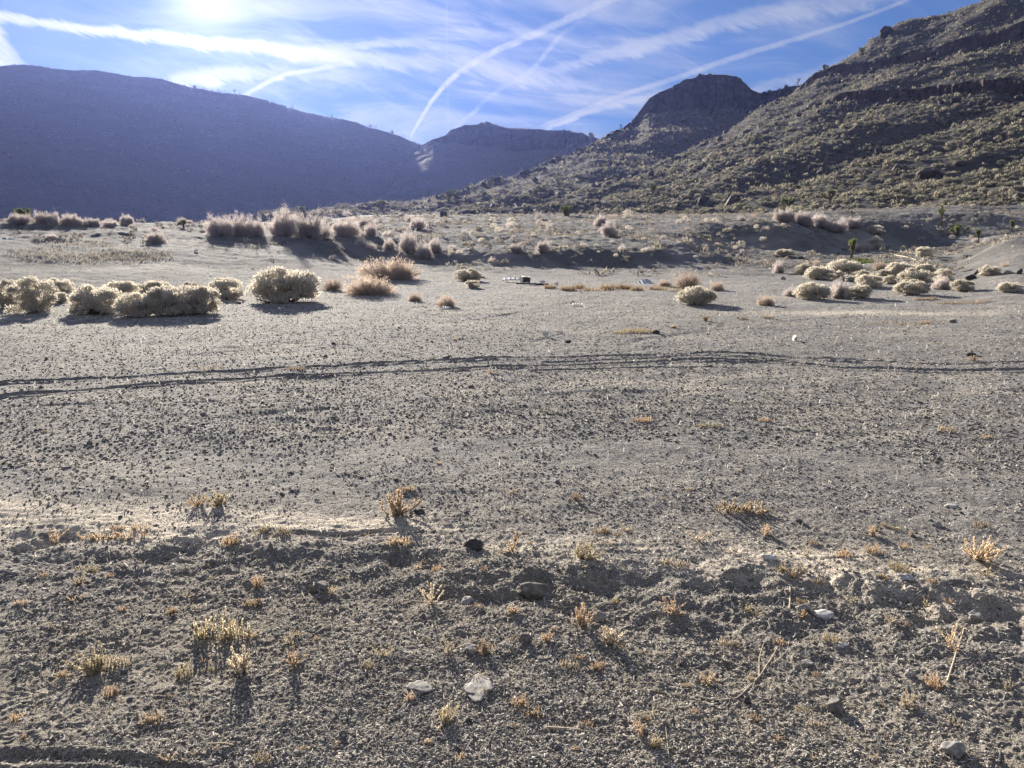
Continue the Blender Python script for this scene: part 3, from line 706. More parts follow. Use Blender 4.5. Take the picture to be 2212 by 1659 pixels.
# name, x, y, w, h, kind, label
RB = 'rabbitbrush'; SB = 'saltbush'; TB = 'tumbleweed'
for nm, X, Y, w, h, kd, lb in [
 (RB, -6, 668, 74, 64, 'R', 'pale rounded rabbitbrush cut off by the left edge, behind the big bush there'),
 (RB, 48, 679, 104, 82, 'R', 'large cream rabbitbrush with a tall rounded top, nearest the left edge on the flat'),
 (RB, 112, 640, 70, 36, 'R', 'dim pale rabbitbrush behind the gap right of the far left cream bush'),
 (RB, 120, 657, 42, 24, 'R', 'low cream rabbitbrush filling the gap between the two biggest bushes at far left'),
 (RB, 186, 682, 120, 62, 'R', 'broad domed cream rabbitbrush with dark shaded foot, second along the left front row'),
 (RB, 249, 650, 78, 42, 'R', 'greyish rabbitbrush showing over the dip between two front row bushes at left'),
 (RB, 322, 641, 84, 32, 'R', 'low hazy grey rabbitbrush directly behind the long clump of the left front row'),
 (RB, 284, 688, 104, 50, 'R', 'left lower shoulder of the long cream rabbitbrush clump in the front row'),
 (RB, 350, 687, 124, 64, 'R', 'tall middle bush of the long cream rabbitbrush clump in the front row'),
 (RB, 418, 681, 98, 64, 'R', 'right end bush of the long cream rabbitbrush clump casting the widest shadow'),
 (RB, 478, 648, 74, 50, 'R', 'pale rabbitbrush standing just left of the big isolated cream dome'),
 (RB, 406, 624, 30, 14, 'R', 'tiny pale tuft of rabbitbrush peeping over the long clump in the left row'),
 (RB, 601, 657, 144, 74, 'R', 'big isolated cream rabbitbrush dome with pointed top, right end of the left row'),
 (TB, 714, 629, 46, 26, 'T', 'small round grey brown bush just right of the big isolated cream dome'),
 (TB, 790, 640, 108, 38, 'T', 'low wide brownish bush in front of the taller brown pair left of centre'),
 (TB, 826, 608, 118, 44, 'T', 'tall rounded tan bush at the back of the brown clump left of centre'),
 (TB, 866, 607, 56, 38, 'T', 'pinkish tan bush at the right end of the brown clump left of centre'),
 (RB, 1008, 609, 64, 25, 'R', 'low flat cream rabbitbrush left of the dumped boards'),
 (RB, 1019, 623, 34, 18, 'R', 'smallest cream rabbitbrush touching the front of a low flat one near the boards'),
 (TB, 895, 651, 32, 18, 'T', 'small straw coloured bush between the brown clump and the rusty brown dome'),
 (TB, 962, 665, 54, 23, 'T', 'rusty brown dome shaped bush with a pale board lying at its foot'),
 (SB, 741, 513, 60, 36, 'G', 'dense lavender grey saltbush at the left edge of the shaded bank'),
 (SB, 790, 491, 42, 22, 'G', 'mid sized grey saltbush on the bank top behind the lavender pair'),
 (SB, 798, 509, 34, 30, 'G', 'upright grey saltbush next to the dense lavender one at the bank edge'),
 (SB, 835, 509, 27, 15, 'G', 'small pale saltbush alone on the bank left of the tall cream bush'),
 (SB, 902, 497, 33, 28, 'G', 'round grey saltbush on the bank top above the tall cream bush'),
 (SB, 880, 549, 46, 48, 'G', 'tall cream tipped bush standing upright on the shaded bank left of centre'),
 (SB, 840, 543, 30, 28, 'G', 'dim grey saltbush immediately left of the tall cream tipped bush'),
 (SB, 915, 561, 40, 30, 'G', 'mauve bush at the right foot of the tall cream tipped bush'),
 (SB, 937, 549, 38, 34, 'G', 'dark mauve bush behind the foot of the shaded bank, right of the tall cream one'),
 (SB, 800, 543, 27, 18, 'G', 'small dim saltbush low on the bank, third left of the tall cream bush'),
 (SB, 718, 561, 19, 16, 'G', 'lone small pinkish saltbush on bare soil below the lavender thicket'),
 (RB, 1064, 480, 20, 11, 'R', 'brightest tiny cream bush on the bank top near the centre of the photo'),
 (SB, 1116, 549, 32, 20, 'G', 'small pale bush with spreading top in the middle of the shaded bank'),
 (SB, 1173, 547, 32, 25, 'G', 'bristly pale bush in the shaded bank, right of the small spreading one'),
 (SB, 1062, 569, 19, 17, 'G', 'small dark bush at the foot of the shaded bank just right of centre left'),
 (SB, 1319, 513, 42, 37, 'G', 'large round grey saltbush on the bank top right of centre'),
 (SB, 1298, 491, 32, 24, 'G', 'dark grey saltbush touching the back of the large round one on the bank'),
 (SB, 1345, 543, 22, 14, 'G', 'small pale bush below the large round grey saltbush'),
 (SB, 1402, 542, 22, 15, 'G', 'small pale bush on the slope right of the large round grey saltbush'),
 (RB, 1187, 500, 21, 14, 'R', 'small cream bush on the bank top, between a bright one and a large one'),
 (SB, 463, 515, 66, 44, 'G', 'leftmost bush of the big lavender thicket on the crest of the mound'),
 (SB, 508, 513, 60, 50, 'G', 'tall second bush of the big lavender thicket on the crest'),
 (SB, 546, 517, 52, 38, 'G', 'lower third bush of the big lavender thicket, before its gap'),
 (SB, 604, 516, 72, 60, 'G', 'tallest lavender bush right of the gap in the crest thicket'),
 (SB, 660, 517, 88, 50, 'G', 'broad lavender bush at the right end of the crest thicket'),
 (SB, 30, 488, 48, 19, 'G', 'low mauve brush on the mound crest nearest the left edge'),
 (SB, 86, 487, 62, 26, 'G', 'mauve brush on the mound crest in front of the round dark yucca clump'),
 (SB, 146, 487, 50, 24, 'G', 'mauve brush with a single spike on the mound crest at left'),
 (SB, 190, 487, 40, 16, 'G', 'low mauve brush on the crest between the spiked one and the feathery one'),
 (SB, 232, 488, 36, 11, 'G', 'flattest strip of mauve brush along the left mound crest'),
 (SB, 267, 485, 34, 20, 'G', 'feathery upright mauve bush on the left mound crest by the dark stone'),
 (SB, 330, 501, 28, 13, 'G', 'small mauve bush just below the mound crest right of the dark stone'),
 (SB, 328, 526, 44, 26, 'G', 'pink grey bush on the mound face below the crest, with a shadow under it'),
 (SB, 105, 521, 30, 13, 'G', 'solitary low pink bush on the mound face near the left edge'),
 (RB, 1512, 661, 86, 39, 'R', 'bright cream rabbitbrush dome alone on the flat right of centre'),
 (TB, 1490, 623, 62, 36, 'T', 'pinkish orange rounded bush behind the lone bright cream dome'),
 (TB, 1438, 620, 30, 16, 'T', 'small pink tan bush left of the larger pinkish orange one'),
 (TB, 1552, 629, 34, 19, 'T', 'small pink tan bush right of the larger pinkish orange one'),
 (TB, 1658, 662, 44, 20, 'T', 'low brown straw bush between the lone cream dome and the right cluster'),
 (SB, 1686, 589, 30, 36, 'G', 'dark upright twiggy bush at the left side of the right cluster'),
 (RB, 1700, 557, 38, 14, 'R', 'low white topped bush behind the dark upright twiggy one'),
 (RB, 1603, 533, 21, 14, 'R', 'small round pale bush on the dark slope above the pinkish orange bush'),
 (RB, 1743, 591, 42, 25, 'R', 'cream rabbitbrush at the upper left corner of the right cluster'),
 (TB, 1767, 577, 24, 17, 'T', 'small brown bush behind the upper left corner of the right cluster'),
 (RB, 1779, 606, 66, 27, 'R', 'cream rabbitbrush in front of the upper left corner of the right cluster'),
 (RB, 1836, 595, 76, 34, 'R', 'smooth domed cream rabbitbrush under the nearest joshua tree'),
 (RB, 1817, 605, 32, 20, 'R', 'small cream bush tucked under the left of the smooth dome'),
 (SB, 1712, 642, 36, 19, 'G', 'grey bush at the left tip of the front row of the right cluster'),
 (RB, 1765, 649, 74, 37, 'R', 'wide cream rabbitbrush in the front row of the right cluster, second from its left tip'),
 (SB, 1822, 645, 50, 37, 'G', 'silvery green bush in the front row between two wide cream bushes'),
 (RB, 1869, 646, 56, 29, 'R', 'cream rabbitbrush ending the front row of the right cluster on the right'),
 (RB, 1840, 609, 36, 15, 'R', 'low pale bush in the shade in front of the smooth dome'),
 (RB, 1886, 623, 64, 29, 'R', 'cream rabbitbrush in the centre of the right cluster'),
 (RB, 1928, 616, 32, 19, 'R', 'small pale rabbitbrush right of the one in the centre of the cluster'),
 (RB, 1868, 604, 34, 19, 'R', 'greyish bush between the smooth dome and the cluster centre'),
 (TB, 1907, 583, 36, 19, 'T', 'small pink tan bush beside the green grass patch'),
 (RB, 1912, 601, 32, 17, 'R', 'pale grey tuft of rabbitbrush in the middle of the cluster behind its centre'),
 (RB, 1952, 598, 60, 30, 'R', 'bright cream rabbitbrush at the back of the right cluster right of the grass'),
 (RB, 1992, 618, 78, 35, 'R', 'largest yellow cream rabbitbrush behind the rusty one'),
 (RB, 2003, 591, 50, 20, 'R', 'low yellow cream rabbitbrush at the very back of the right cluster'),
 (TB, 1983, 639, 70, 31, 'R', 'rusty brown and cream bush alone in front of the right cluster'),
 (SB, 2043, 627, 42, 27, 'G', 'silver grey bush right of the rusty brown and cream one'),
 (RB, 2089, 630, 56, 25, 'R', 'cream rabbitbrush at the right front end of the cluster'),
 (RB, 2047, 607, 42, 29, 'R', 'tall grey cream bush behind the silver grey one'),
 (RB, 2193, 632, 50, 21, 'R', 'yellow cream rabbitbrush cut by the right edge of the photo'),
 (RB, 2150, 595, 50, 22, 'R', 'cream bush among the dark boulders at right'),
 (TB, 2175, 575, 22, 12, 'T', 'small tan bush above the dark boulders at right'),
 (RB, 2002, 559, 38, 23, 'R', 'white flowered bush alone on the slope behind the green grass'),
 (RB, 1896, 512, 35, 19, 'R', 'pale umbrella shaped bush in the shaded gully right of the dark brush'),
 (RB, 1898, 538, 46, 28, 'R', 'large grey umbrella shaped bush in the gully behind the nearest joshua tree'),
 (SB, 1868, 545, 38, 20, 'G', 'grey bush right of the nearest joshua tree in the gully'),
 (TB, 1846, 497, 54, 20, 'G', 'pinkish brush on the lip of the shaded gully'),
 (SB, 1700, 482, 46, 24, 'G', 'leftmost dark brush in the shaded gully at right'),
 (SB, 1738, 492, 50, 26, 'G', 'second dark brush of the shaded gully, the broadest'),
 (SB, 1776, 496, 46, 24, 'G', 'third dark brush of the shaded gully, lower on the slope'),
 (SB, 1812, 508, 44, 24, 'G', 'rightmost dark brush of the shaded gully, below the pinkish lip'),
]:
    bush(X, Y, w, h, kd, lb, nm)
# the many lesser bushes nothing tells apart
def many(n, xr, yr, wr, kinds, label, group, name, hr=(.45, .8), seed=0, cond=None):
    r = np.random.default_rng(seed); k = 0
    while k < n:
        X, Y = r.uniform(*xr), r.uniform(*yr)
        if cond and not cond(X, Y): continue
        w = wr[0] + (wr[1] - wr[0]) * r.uniform() ** 2
        bush(X, Y, w, w * r.uniform(*hr), kinds[r.integers(len(kinds))], label, name, group); k += 1
many(70, (690, 1680), (466, 506), (12, 27), 'GGGRT', 'small grey or buff scrub bush, one of many dotted over the shaded bank top', 'scrub on the bank top', 'scrub_bush', seed=5, cond=lambda X, Y: Y > 462)
many(42, (930, 1660), (505, 566), (9, 19), 'GGR', 'tiny pale scrub bush, one of many on the dark face of the bank', 'scrub on the bank face', 'scrub_bush', seed=6, cond=lambda X, Y: Y < 560 - abs(X - 1300) * .02)
many(22, (20, 440), (481, 489), (12, 30), 'GT', 'low mauve scrub tuft, one of many along the left mound crest', 'scrub on the mound crest', 'scrub_bush', (.3, .6), seed=7)
many(40, (1640, 2205), (486, 560), (8, 20), 'GTR', 'small dull scrub bush, one of many on the slope foot around the joshua trees', 'scrub on the slope foot', 'scrub_bush', seed=8, cond=lambda X, Y: not (1790 < X < 1960 and 520 < Y))

# ------------------------------------------------------------------ brush that covers the slopes (past counting)
def tuft_proto(seed, n, spread=.5, size=.5):
    r = np.random.default_rng(seed); d = nrm(r.normal(size=(n, 3))); d[:, 2] = np.abs(d[:, 2]); d = nrm(d)
    P = d * np.array([.42, .42, .40]) * (r.uniform(.55, 1, n) ** .5)[:, None]
    D = d * .6 + [0, 0, .7] + .5 * r.normal(size=(n, 3)); L = r.uniform(.16, .36, n) * size * 2; W = r.uniform(.12, .24, n) * size * 2
    v, f = blades(P, D, L, W, r); return v, f, r.uniform(.7, 1.25, n)
def cover(name, A, f, n, lods, size, cols, label, seed, xlim=None, rock=None, wpow=1.0, ymin=None):
    r = np.random.default_rng(seed); V = A.reshape(-1, 3); T = np.concatenate([f[:, [0, 1, 2]], f[:, [0, 2, 3]]])
    a, b, c = V[T[:, 0]], V[T[:, 1]], V[T[:, 2]]; area = np.linalg.norm(np.cross(b - a, c - a), axis=1) / 2
    cen = (a + b + c) / 3; dist = np.linalg.norm(cen, axis=1)
    w = area / dist ** wpow
    if rock is not None: w = w * (rock.ravel()[T[:, 0]] < .05)
    px = CX + F * cen[:, 0] / (cen[:, 1] * cp - (cen[:, 2] - CAMZ) * sp)
    w = w * (px > -120) * (px < 2330)
    nn = np.cross(b - a, c - a); nn = nrm(nn) * np.sign(nn[:, 2:3]); w = w * (nn[:, 1] < .55)
    pat = perlin(cen[:, 0] / 22, cen[:, 1] / 22, seed) + .8 * perlin(cen[:, 0] / 6, cen[:, 1] / 6, seed + 1); w = w * (.75 + .6 * sstep(-.7, .5, pat))
    ti = r.choice(len(T), n, p=w / w.sum()); u, v_ = r.uniform(size=n), r.uniform(size=n); fl = u + v_ > 1; u[fl] = 1 - u[fl]; v_[fl] = 1 - v_[fl]
    P = a[ti] + (b - a)[ti] * u[:, None] + (c - a)[ti] * v_[:, None]; D = np.linalg.norm(P, axis=1)
    S = size[0] + (size[1] - size[0]) * r.uniform(size=n) ** 2.2
    VV, FF, CC = [], [], []; base = 0
    for li, (dmax, nb) in enumerate(lods):
        dmin = lods[li - 1][0] if li else 0
        for pv in range(3):
            sel = np.nonzero((D >= dmin) & (D < dmax) & (np.arange(n) % 3 == pv))[0]
            if not len(sel): continue
            v, ff, tone = tuft_proto(seed * 10 + li * 3 + pv, nb, size=(.5 if nb > 30 else .8)); m = len(sel)
            th = r.uniform(0, 6.283, m); cs, sn = np.cos(th), np.sin(th)
            x = v[None, :, 0] * cs[:, None] - v[None, :, 1] * sn[:, None]; y = v[None, :, 0] * sn[:, None] + v[None, :, 1] * cs[:, None]
            z = np.broadcast_to(v[None, :, 2], x.shape) * r.uniform(.7, 1.25, m)[:, None]
            q = np.stack([x, y, z], -1) * S[sel][:, None, None] + P[sel][:, None]; q[..., 2] -= .05 * S[sel][:, None]
            VV.append(q.reshape(-1, 3)); FF.append((ff[None] + (np.arange(m) * len(v))[:, None, None]).reshape(-1, 3) + base); base += m * len(v)
            ci = r.integers(0, len(cols), m); col = np.array(cols)[ci] * r.uniform(.75, 1.25, m)[:, None]
            CC.append((col[:, None, None, :] * tone[None, :, None, None] * np.ones((1, 1, 3, 1))).reshape(-1, 3))
    o = mesh_np(name, np.concatenate(VV), np.concatenate(FF), M_TUFT, np.concatenate(CC))
    return tag(o, label, 'brush', None, 'stuff')
BR = [(.27, .25, .19), (.32, .295, .22), (.22, .21, .165), (.36, .33, .245), (.17, .165, .135)]
cover('slope_brush', hD[1], hD[2], 21000, [(150, 50), (230, 26), (900, 15)], (.45, 1.35), BR, 'olive buff sagebrush covering the big stony slope at right', 1, rock=hD[3], wpow=.8)
cover('slope_brush', hC[1], hC[2], 12000, [(240, 26), (900, 12)], (.5, 1.8), BR, 'sagebrush covering the middle spur below the dark butte', 2, rock=hC[3])
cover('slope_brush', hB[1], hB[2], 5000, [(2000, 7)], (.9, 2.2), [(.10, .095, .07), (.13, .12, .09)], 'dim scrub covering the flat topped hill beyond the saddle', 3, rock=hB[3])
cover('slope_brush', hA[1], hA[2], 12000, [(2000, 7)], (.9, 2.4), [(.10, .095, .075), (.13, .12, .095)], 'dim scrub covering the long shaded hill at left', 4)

# low scrub over the bank and the rising ground behind it
def low_scrub(n, seed):
    r = np.random.default_rng(seed); az = np.radians(r.uniform(-35.5, 36, n)); d = 30 + 85 * r.uniform(size=n) ** 1.15
    x, y = d * np.sin(az), d * np.cos(az)
    k = r.uniform(size=n) < sstep(-.55, .55, perlin(x / 5, y / 5, seed) + .7 * perlin(x / 1.7, y / 1.7, seed + 1)) * sstep(28, 50, d) * np.where(az < -.22, .45, 1)
    x, y, d = x[k], y[k], d[k]; n = len(x); P = np.stack([x, y, H(x, y, np.full(n, .3))], -1)
    S = .12 + .5 * r.uniform(size=n) ** 2.6 + .25 * sstep(70, 100, d) * r.uniform(size=n); VV, FF, CC = [], [], []; base = 0
    cols = np.array([(.36, .32, .27), (.42, .37, .30), (.30, .27, .24), (.46, .42, .34), (.24, .22, .20)])
    for pv in range(4):
        sel = np.arange(n) % 4 == pv; m = sel.sum(); v, ff, tone = tuft_proto(seed * 3 + pv, 26)
        th = r.uniform(0, 6.283, m); cs, sn = np.cos(th), np.sin(th)
        X = v[None, :, 0] * cs[:, None] - v[None, :, 1] * sn[:, None]; Y = v[None, :, 0] * sn[:, None] + v[None, :, 1] * cs[:, None]
        q = np.stack([X, Y, np.broadcast_to(v[None, :, 2], X.shape) * r.uniform(.5, 1.1, m)[:, None]], -1) * S[sel][:, None, None] + P[sel][:, None]
        VV.append(q.reshape(-1, 3)); FF.append((ff[None] + (np.arange(m) * len(v))[:, None, None]).reshape(-1, 3) + base); base += m * len(v)
        col = cols[r.integers(0, 5, m)] * r.uniform(.75, 1.2, m)[:, None]; CC.append((col[:, None, None, :] * tone[None, :, None, None] * np.ones((1, 1, 3, 1))).reshape(-1, 3))
    return tag(mesh_np('low_scrub', np.concatenate(VV), np.concatenate(FF), M_TUFT, np.concatenate(CC)), 'fine low scrub and dead grass clumps over the bank and the ground behind it', 'scrub', None, 'stuff')
low_scrub(16000, 91)

# ------------------------------------------------------------------ joshua trees
def rosette(B, c, R, r, n=46, up=(0, 0, 1)):
    R = R * 1.15; d = nrm(r.normal(size=(n, 3)) + np.array(up) * .55)
    P = np.asarray(c) + d * R * .12
    v, f = blades(P, d, np.full(n, R) * r.uniform(.75, 1.1, n), np.full(n, R * .24), r)
    g_ = r.uniform(size=n); col = np.where((d[:, 2] < -.15)[:, None], [(.30, .25, .16)], np.array([[.13, .17, .065]]) * (.8 + .9 * g_)[:, None] + [[.03, .02, .0]])
    B.add(v, f, np.repeat(col, 3, 0))
def joshua_meshes(seed, style):
    """unit height; trunk+limbs in one mesh, each leaf head in the crown"""
    r = np.random.default_rng(seed); T = Buf(); Cr = Buf()
    heads = []
    def limb(p0, d, L, r0, depth):
        n = 6; p = [np.array(p0, float)]; d = nrm(np.array(d, float))
        for i in range(n):
            d = nrm(d + r.normal(size=3) * .13 + [0, 0, .09]); p.append(p[-1] + d * L / n)
        v, f = tube(p, np.linspace(r0, r0 * .72, n + 1), 7); T.tubes(v, f, (.19, .155, .12))
        for q in p[2:]:
            if r.uniform() < .8:    # thatch of dead leaves round the limb
                m = 16; dd = nrm(r.normal(size=(m, 3)) + [0, 0, -.9]); v, f = blades(np.tile(q, (m, 1)), dd, np.full(m, r0 * 2.4), np.full(m, r0 * .8), r); T.add(v, f, (.27, .22, .15))
        if depth > 0:
            k = 2 if r.uniform() < .7 else 3; a0 = r.uniform(0, 6.28)
            for j in range(k):
                a = a0 + j * 6.283 / k + r.normal() * .3
                limb(p[-1], d * .6 + np.array([math.cos(a), math.sin(a), .45]) * .8, L * r.uniform(.5, .8), r0 * .78, depth - 1)
        else: heads.append((p[-1], d, p[-3]))
    if style == 'young':      # one stout leafy club with a couple of stubs
        limb((0, 0, 0), (.03, 0, 1), .60, .052, 0)
        limb((0, 0, .50), (.45, .1, 1), .28, .045, 0); limb((0, 0, .46), (-.35, -.1, 1), .30, .045, 0)
        for (c, d, q) in heads:
            for t in (0, .5, 1.0, 1.5): rosette(Cr, c * (1 - t * .6) + q * t * .6 if t < 1.6 else q, .125, r, 60, d)
    elif style == 'tall':
        limb((0, 0, 0), (0, 0, 1), .55, .040, 1); limb((0, 0, .35), (.8, .1, .6), .22, .028, 0)
        for (c, d, q) in heads: rosette(Cr, c, .10, r, 44, d); rosette(Cr, (c + q) / 2, .09, r, 30, d)
    elif style == 'wide':
        limb((0, 0, 0), (0, 0, 1), .32, .050, 2); limb((0, 0, .25), (-.8, .2, .5), .25, .034, 1)
        for (c, d, q) in heads: rosette(Cr, c, .095, r, 40, d); rosette(Cr, (c + q) / 2, .08, r, 24, d)
    else:                      # 'clump': a low thicket of leafy stems
        for i in range(11):
            a = r.uniform(0, 6.28); rr = r.uniform(0, .55)
            limb((math.cos(a) * rr * .5, math.sin(a) * rr * .5, 0), (math.cos(a) * rr, math.sin(a) * rr, .75), r.uniform(.5, .85), .045, 0)
        for (c, d, q) in heads:
            rosette(Cr, c, .17, r, 60, d); rosette(Cr, (c + q) / 2, .17, r, 50, d); rosette(Cr, q * .8, .15, r, 40, d)
    vv = np.concatenate(T.v + Cr.v); top = vv[:, 2].max()
    T.v = [a / top for a in T.v]; Cr.v = [a / top for a in Cr.v]
    return T.build('trunk', M_BARK_T, link=False).data, Cr.build('crown', M_YUCCA, link=False).data
M_BARK_T = mat_leaf('shaggy_bark', .1, .8, .1)
JT = {}
for st in ('young', 'tall', 'wide', 'clump'):
    JT[st] = [joshua_meshes(900 + i * 7 + len(st), st) for i in range(3)]
JT_STYLE_N = 0
def joshua(X, Y, h, style, label, group=None, wid=1.0, name='joshua_tree'):
    global JT_STYLE_N
    p, k = land(X, Y); Hh = h / F * k; tr, cr = JT[style][JT_STYLE_N % 3]; JT_STYLE_N += 1
    e = bpy.data.objects.new(name, None); COL.objects.link(e); e.empty_display_size = .3
    a = bpy.data.objects.new('trunk', tr); b = bpy.data.objects.new('crown', cr)
    for o in (a, b): COL.objects.link(o); o.parent = e
    e.location = (p.x, p.y, p.z - .04 * Hh); e.scale = (Hh * wid, Hh * wid, Hh * 1.04); e.rotation_euler = (0, 0, random.uniform(0, 6.28))
    return tag(e, label, 'joshua tree' if name == 'joshua_tree' else 'yucca', group)
for X, Y, h, st, wd, lb in [
 (1838, 561, 49, 'young', 1.0, 'nearest joshua tree, stout with two leafy heads, beside the green grass patch'),
 (2032, 491, 46, 'tall', 1.0, 'tall branching joshua tree sunlit before the green shaded slope at far right'),
 (2112, 523, 31, 'young', .8, 'short single headed joshua tree right of the dark yucca clump'),
 (2183, 501, 28, 'young', .9, 'yellow green topped joshua tree nearest the right edge'),
 (1790, 441, 34, 'wide', 1.0, 'joshua tree behind the pointed tan boulder on the right slope'),
 (1837, 406, 18, 'tall', 1.0, 'small joshua tree on the right slope above the tan boulder'),
 (1951, 326, 22, 'tall', .8, 'thin joshua tree high on the right slope below the lower rock band'),
 (1884, 268, 24, 'tall', .9, 'joshua tree right under the lower rock band'),
 (1923, 101, 18, 'tall', 1.0, 'joshua tree beside the square block on the right skyline'),
 (1862, 118, 16, 'wide', 1.5, 'wide low joshua tree on the right skyline left of the square block'),
 (1781, 154, 16, 'wide', 1.0, 'reddish headed joshua tree alone on the right skyline'),
 (1723, 181, 17, 'tall', 1.0, 'joshua tree in the notch where the right slope meets the butte'),
 (1342, 279, 13, 'tall', 1.1, 'leaning joshua tree on the skyline at the left foot of the butte'),
 (1317, 293, 9, 'tall', 1.1, 'tiny joshua tree on the skyline just left of the leaning one'),
 (1277, 311, 26, 'wide', .9, 'bushy joshua tree where the spur skyline meets the flat topped hill'),
 (1232, 333, 24, 'wide', 1.0, 'large rounded joshua tree on the spur skyline against the flat topped hill'),
 (1203, 344, 12, 'wide', 1.2, 'low joshua tree on the spur skyline left of the large rounded one'),
 (1180, 352, 15, 'tall', 1.0, 'small joshua tree on the spur skyline, third left of the large rounded one'),
 (1162, 359, 16, 'wide', .9, 'joshua tree pair member on the spur skyline, fourth left of the large rounded one'),
 (1142, 367, 14, 'tall', 1.0, 'thin small joshua tree midway down the spur skyline'),
 (1118, 376, 15, 'wide', .9, 'rounded small joshua tree midway down the spur skyline'),
 (1098, 384, 13, 'tall', 1.0, 'small joshua tree on the lower half of the spur skyline'),
 (1078, 391, 22, 'tall', .7, 'slim upright joshua tree on the lower spur skyline'),
 (1064, 397, 18, 'wide', .9, 'joshua tree right of the slim lone one low on the spur skyline'),
 (1048, 401, 16, 'tall', .9, 'slim lone joshua tree low on the spur skyline'),
 (1019, 411, 20, 'tall', .9, 'joshua tree low on the spur skyline, right of the big spreading pair'),
 (1008, 428, 27, 'wide', .8, 'dark joshua tree just right of the big spreading pair'),
 (985, 441, 33, 'wide', 1.0, 'right hand tree of the big spreading joshua tree pair at the spur foot'),
 (968, 439, 29, 'wide', 1.0, 'left hand tree of the big spreading joshua tree pair at the spur foot'),
 (827, 464, 32, 'wide', 1.0, 'rounded many headed joshua tree at the far left tip of the spur'),
 (1207, 410, 30, 'tall', 1.0, 'tall joshua tree in the middle of the spur slope'),
 (1173, 421, 24, 'wide', .9, 'joshua tree left of the tall one on the spur slope'),
 (1160, 431, 24, 'wide', .9, 'lowest joshua tree of the three together on the spur slope'),
 (1046, 433, 24, 'wide', .9, 'pale joshua tree on the lower spur between the big pair and the trio'),
 (1084, 404, 18, 'tall', .9, 'small joshua tree just under the lower spur skyline'),
 (1227, 469, 24, 'clump', 1.1, 'dark green yucca like clump of joshua stems at the foot of the spur'),
 (1411, 427, 33, 'wide', .8, 'green many armed joshua tree on the right part of the lower slope'),
 (1453, 389, 28, 'tall', .8, 'narrow tall joshua tree above the green many armed one'),
 (1485, 352, 24, 'tall', .9, 'joshua tree near the fold between spur and right slope'),
 (1530, 354, 14, 'tall', .9, 'little joshua tree right of the fold between spur and right slope'),
 (1332, 427, 16, 'tall', .9, 'small joshua tree on the lower slope left of the green many armed one'),
 (656, 466, 22, 'clump', 1.3, 'pale green joshua heads rising behind the tallest lavender bush'),
 (485, 474, 18, 'clump', 1.3, 'joshua heads rising behind the left part of the lavender thicket'),
 (396, 490, 20, 'wide', 1.2, 'dim pair of joshua stems in the shade left of the lavender thicket'),
 (54, 482, 34, 'clump', .95, 'large round dark green yucca clump on the mound crest near the left edge'),
 (2070, 507, 25, 'clump', 1.2, 'dark green yucca clump in the shade between two joshua trees at far right'),
 (1701, 448, 22, 'clump', 1.2, 'dark bushy yucca clump at the foot of the right slope'),
 (282, 167, 8, 'tall', 1.0, 'first tiny joshua tree from the left on the long shaded hill skyline'),
 (420, 189, 7, 'clump', 1.2, 'tiny low yucca clump on the long hill skyline'),
 (472, 197, 9, 'tall', 1.0, 'tiny joshua tree on the long hill skyline left of the close pair'),
 (507, 206, 14, 'tall', 1.0, 'taller tree of the close pair on the long hill skyline'),
 (518, 209, 11, 'tall', 1.0, 'shorter tree of the close pair on the long hill skyline'),
 (632, 233, 10, 'tall', 1.0, 'tiny joshua tree on the long hill skyline right of the close pair'),
 (718, 252, 8, 'wide', 1.0, 'tiny joshua tree where the long hill skyline steepens'),
 (774, 270, 7, 'wide', 1.0, 'minute joshua tree on the long hill skyline left of the last four'),
 (800, 275, 9, 'wide', 1.2, 'left one of the last four joshua trees on the long hill skyline'),
 (812, 278, 9, 'tall', 1.0, 'second of the last four joshua trees on the long hill skyline'),
 (846, 286, 9, 'clump', 1.0, 'dark round shrub like yucca on the long hill skyline by the contrail foot'),
 (872, 296, 9, 'tall', 1.0, 'third of the last four joshua trees, beside the contrail foot'),
 (884, 300, 8, 'tall', 1.0, 'last of the four joshua trees, just right of the contrail foot'),
]:
    joshua(X, Y, h, st, lb, None, wd, 'yucca_clump' if st == 'clump' else 'joshua_tree')

# ------------------------------------------------------------------ stones
def ico(sub=3):
    bm_ = __import__('bmesh').new(); __import__('bmesh').ops.create_icosphere(bm_, subdivisions=sub, radius=1.0)
    v = np.array([x.co[:] for x in bm_.verts]); f = np.array([[y.index for y in x.verts] for x in bm_.faces]); bm_.free(); return v, f
IV, IF = ico(4)
def stone_mesh(seed, sx, sy, sz, col, rough=.25, flat=.0):
    r = np.random.default_rng(seed); v = IV.copy()
    for i in range(9 + r.integers(5)):          # knock facets off
        n = nrm(r.normal(size=3)); d = r.uniform(.55, .9); s = v @ n; v = v - np.maximum(s - d, 0)[:, None] * n * .92
    n3 = perlin(v[:, 0] * 1.7 + 5, v[:, 1] * 1.7 + v[:, 2] * 1.3, seed) * .16 + perlin(v[:, 0] * 5, v[:, 1] * 5 + v[:, 2] * 4, seed + 1) * .05 + perlin(v[:, 0] * 13 + v[:, 2] * 7, v[:, 1] * 13, seed + 2) * .02
    v = v * (1 + n3 * rough * 4)[:, None] * [sx, sy, sz]
    t = .85 + .35 * perlin(v[:, 0] / sx * 2.2, v[:, 1] / sy * 2.2 + v[:, 2] / sz * 1.4, seed + 3)
    return v, np.array(col) * np.clip(t, .5, 1.4)[:, None]
SEED = [3000]
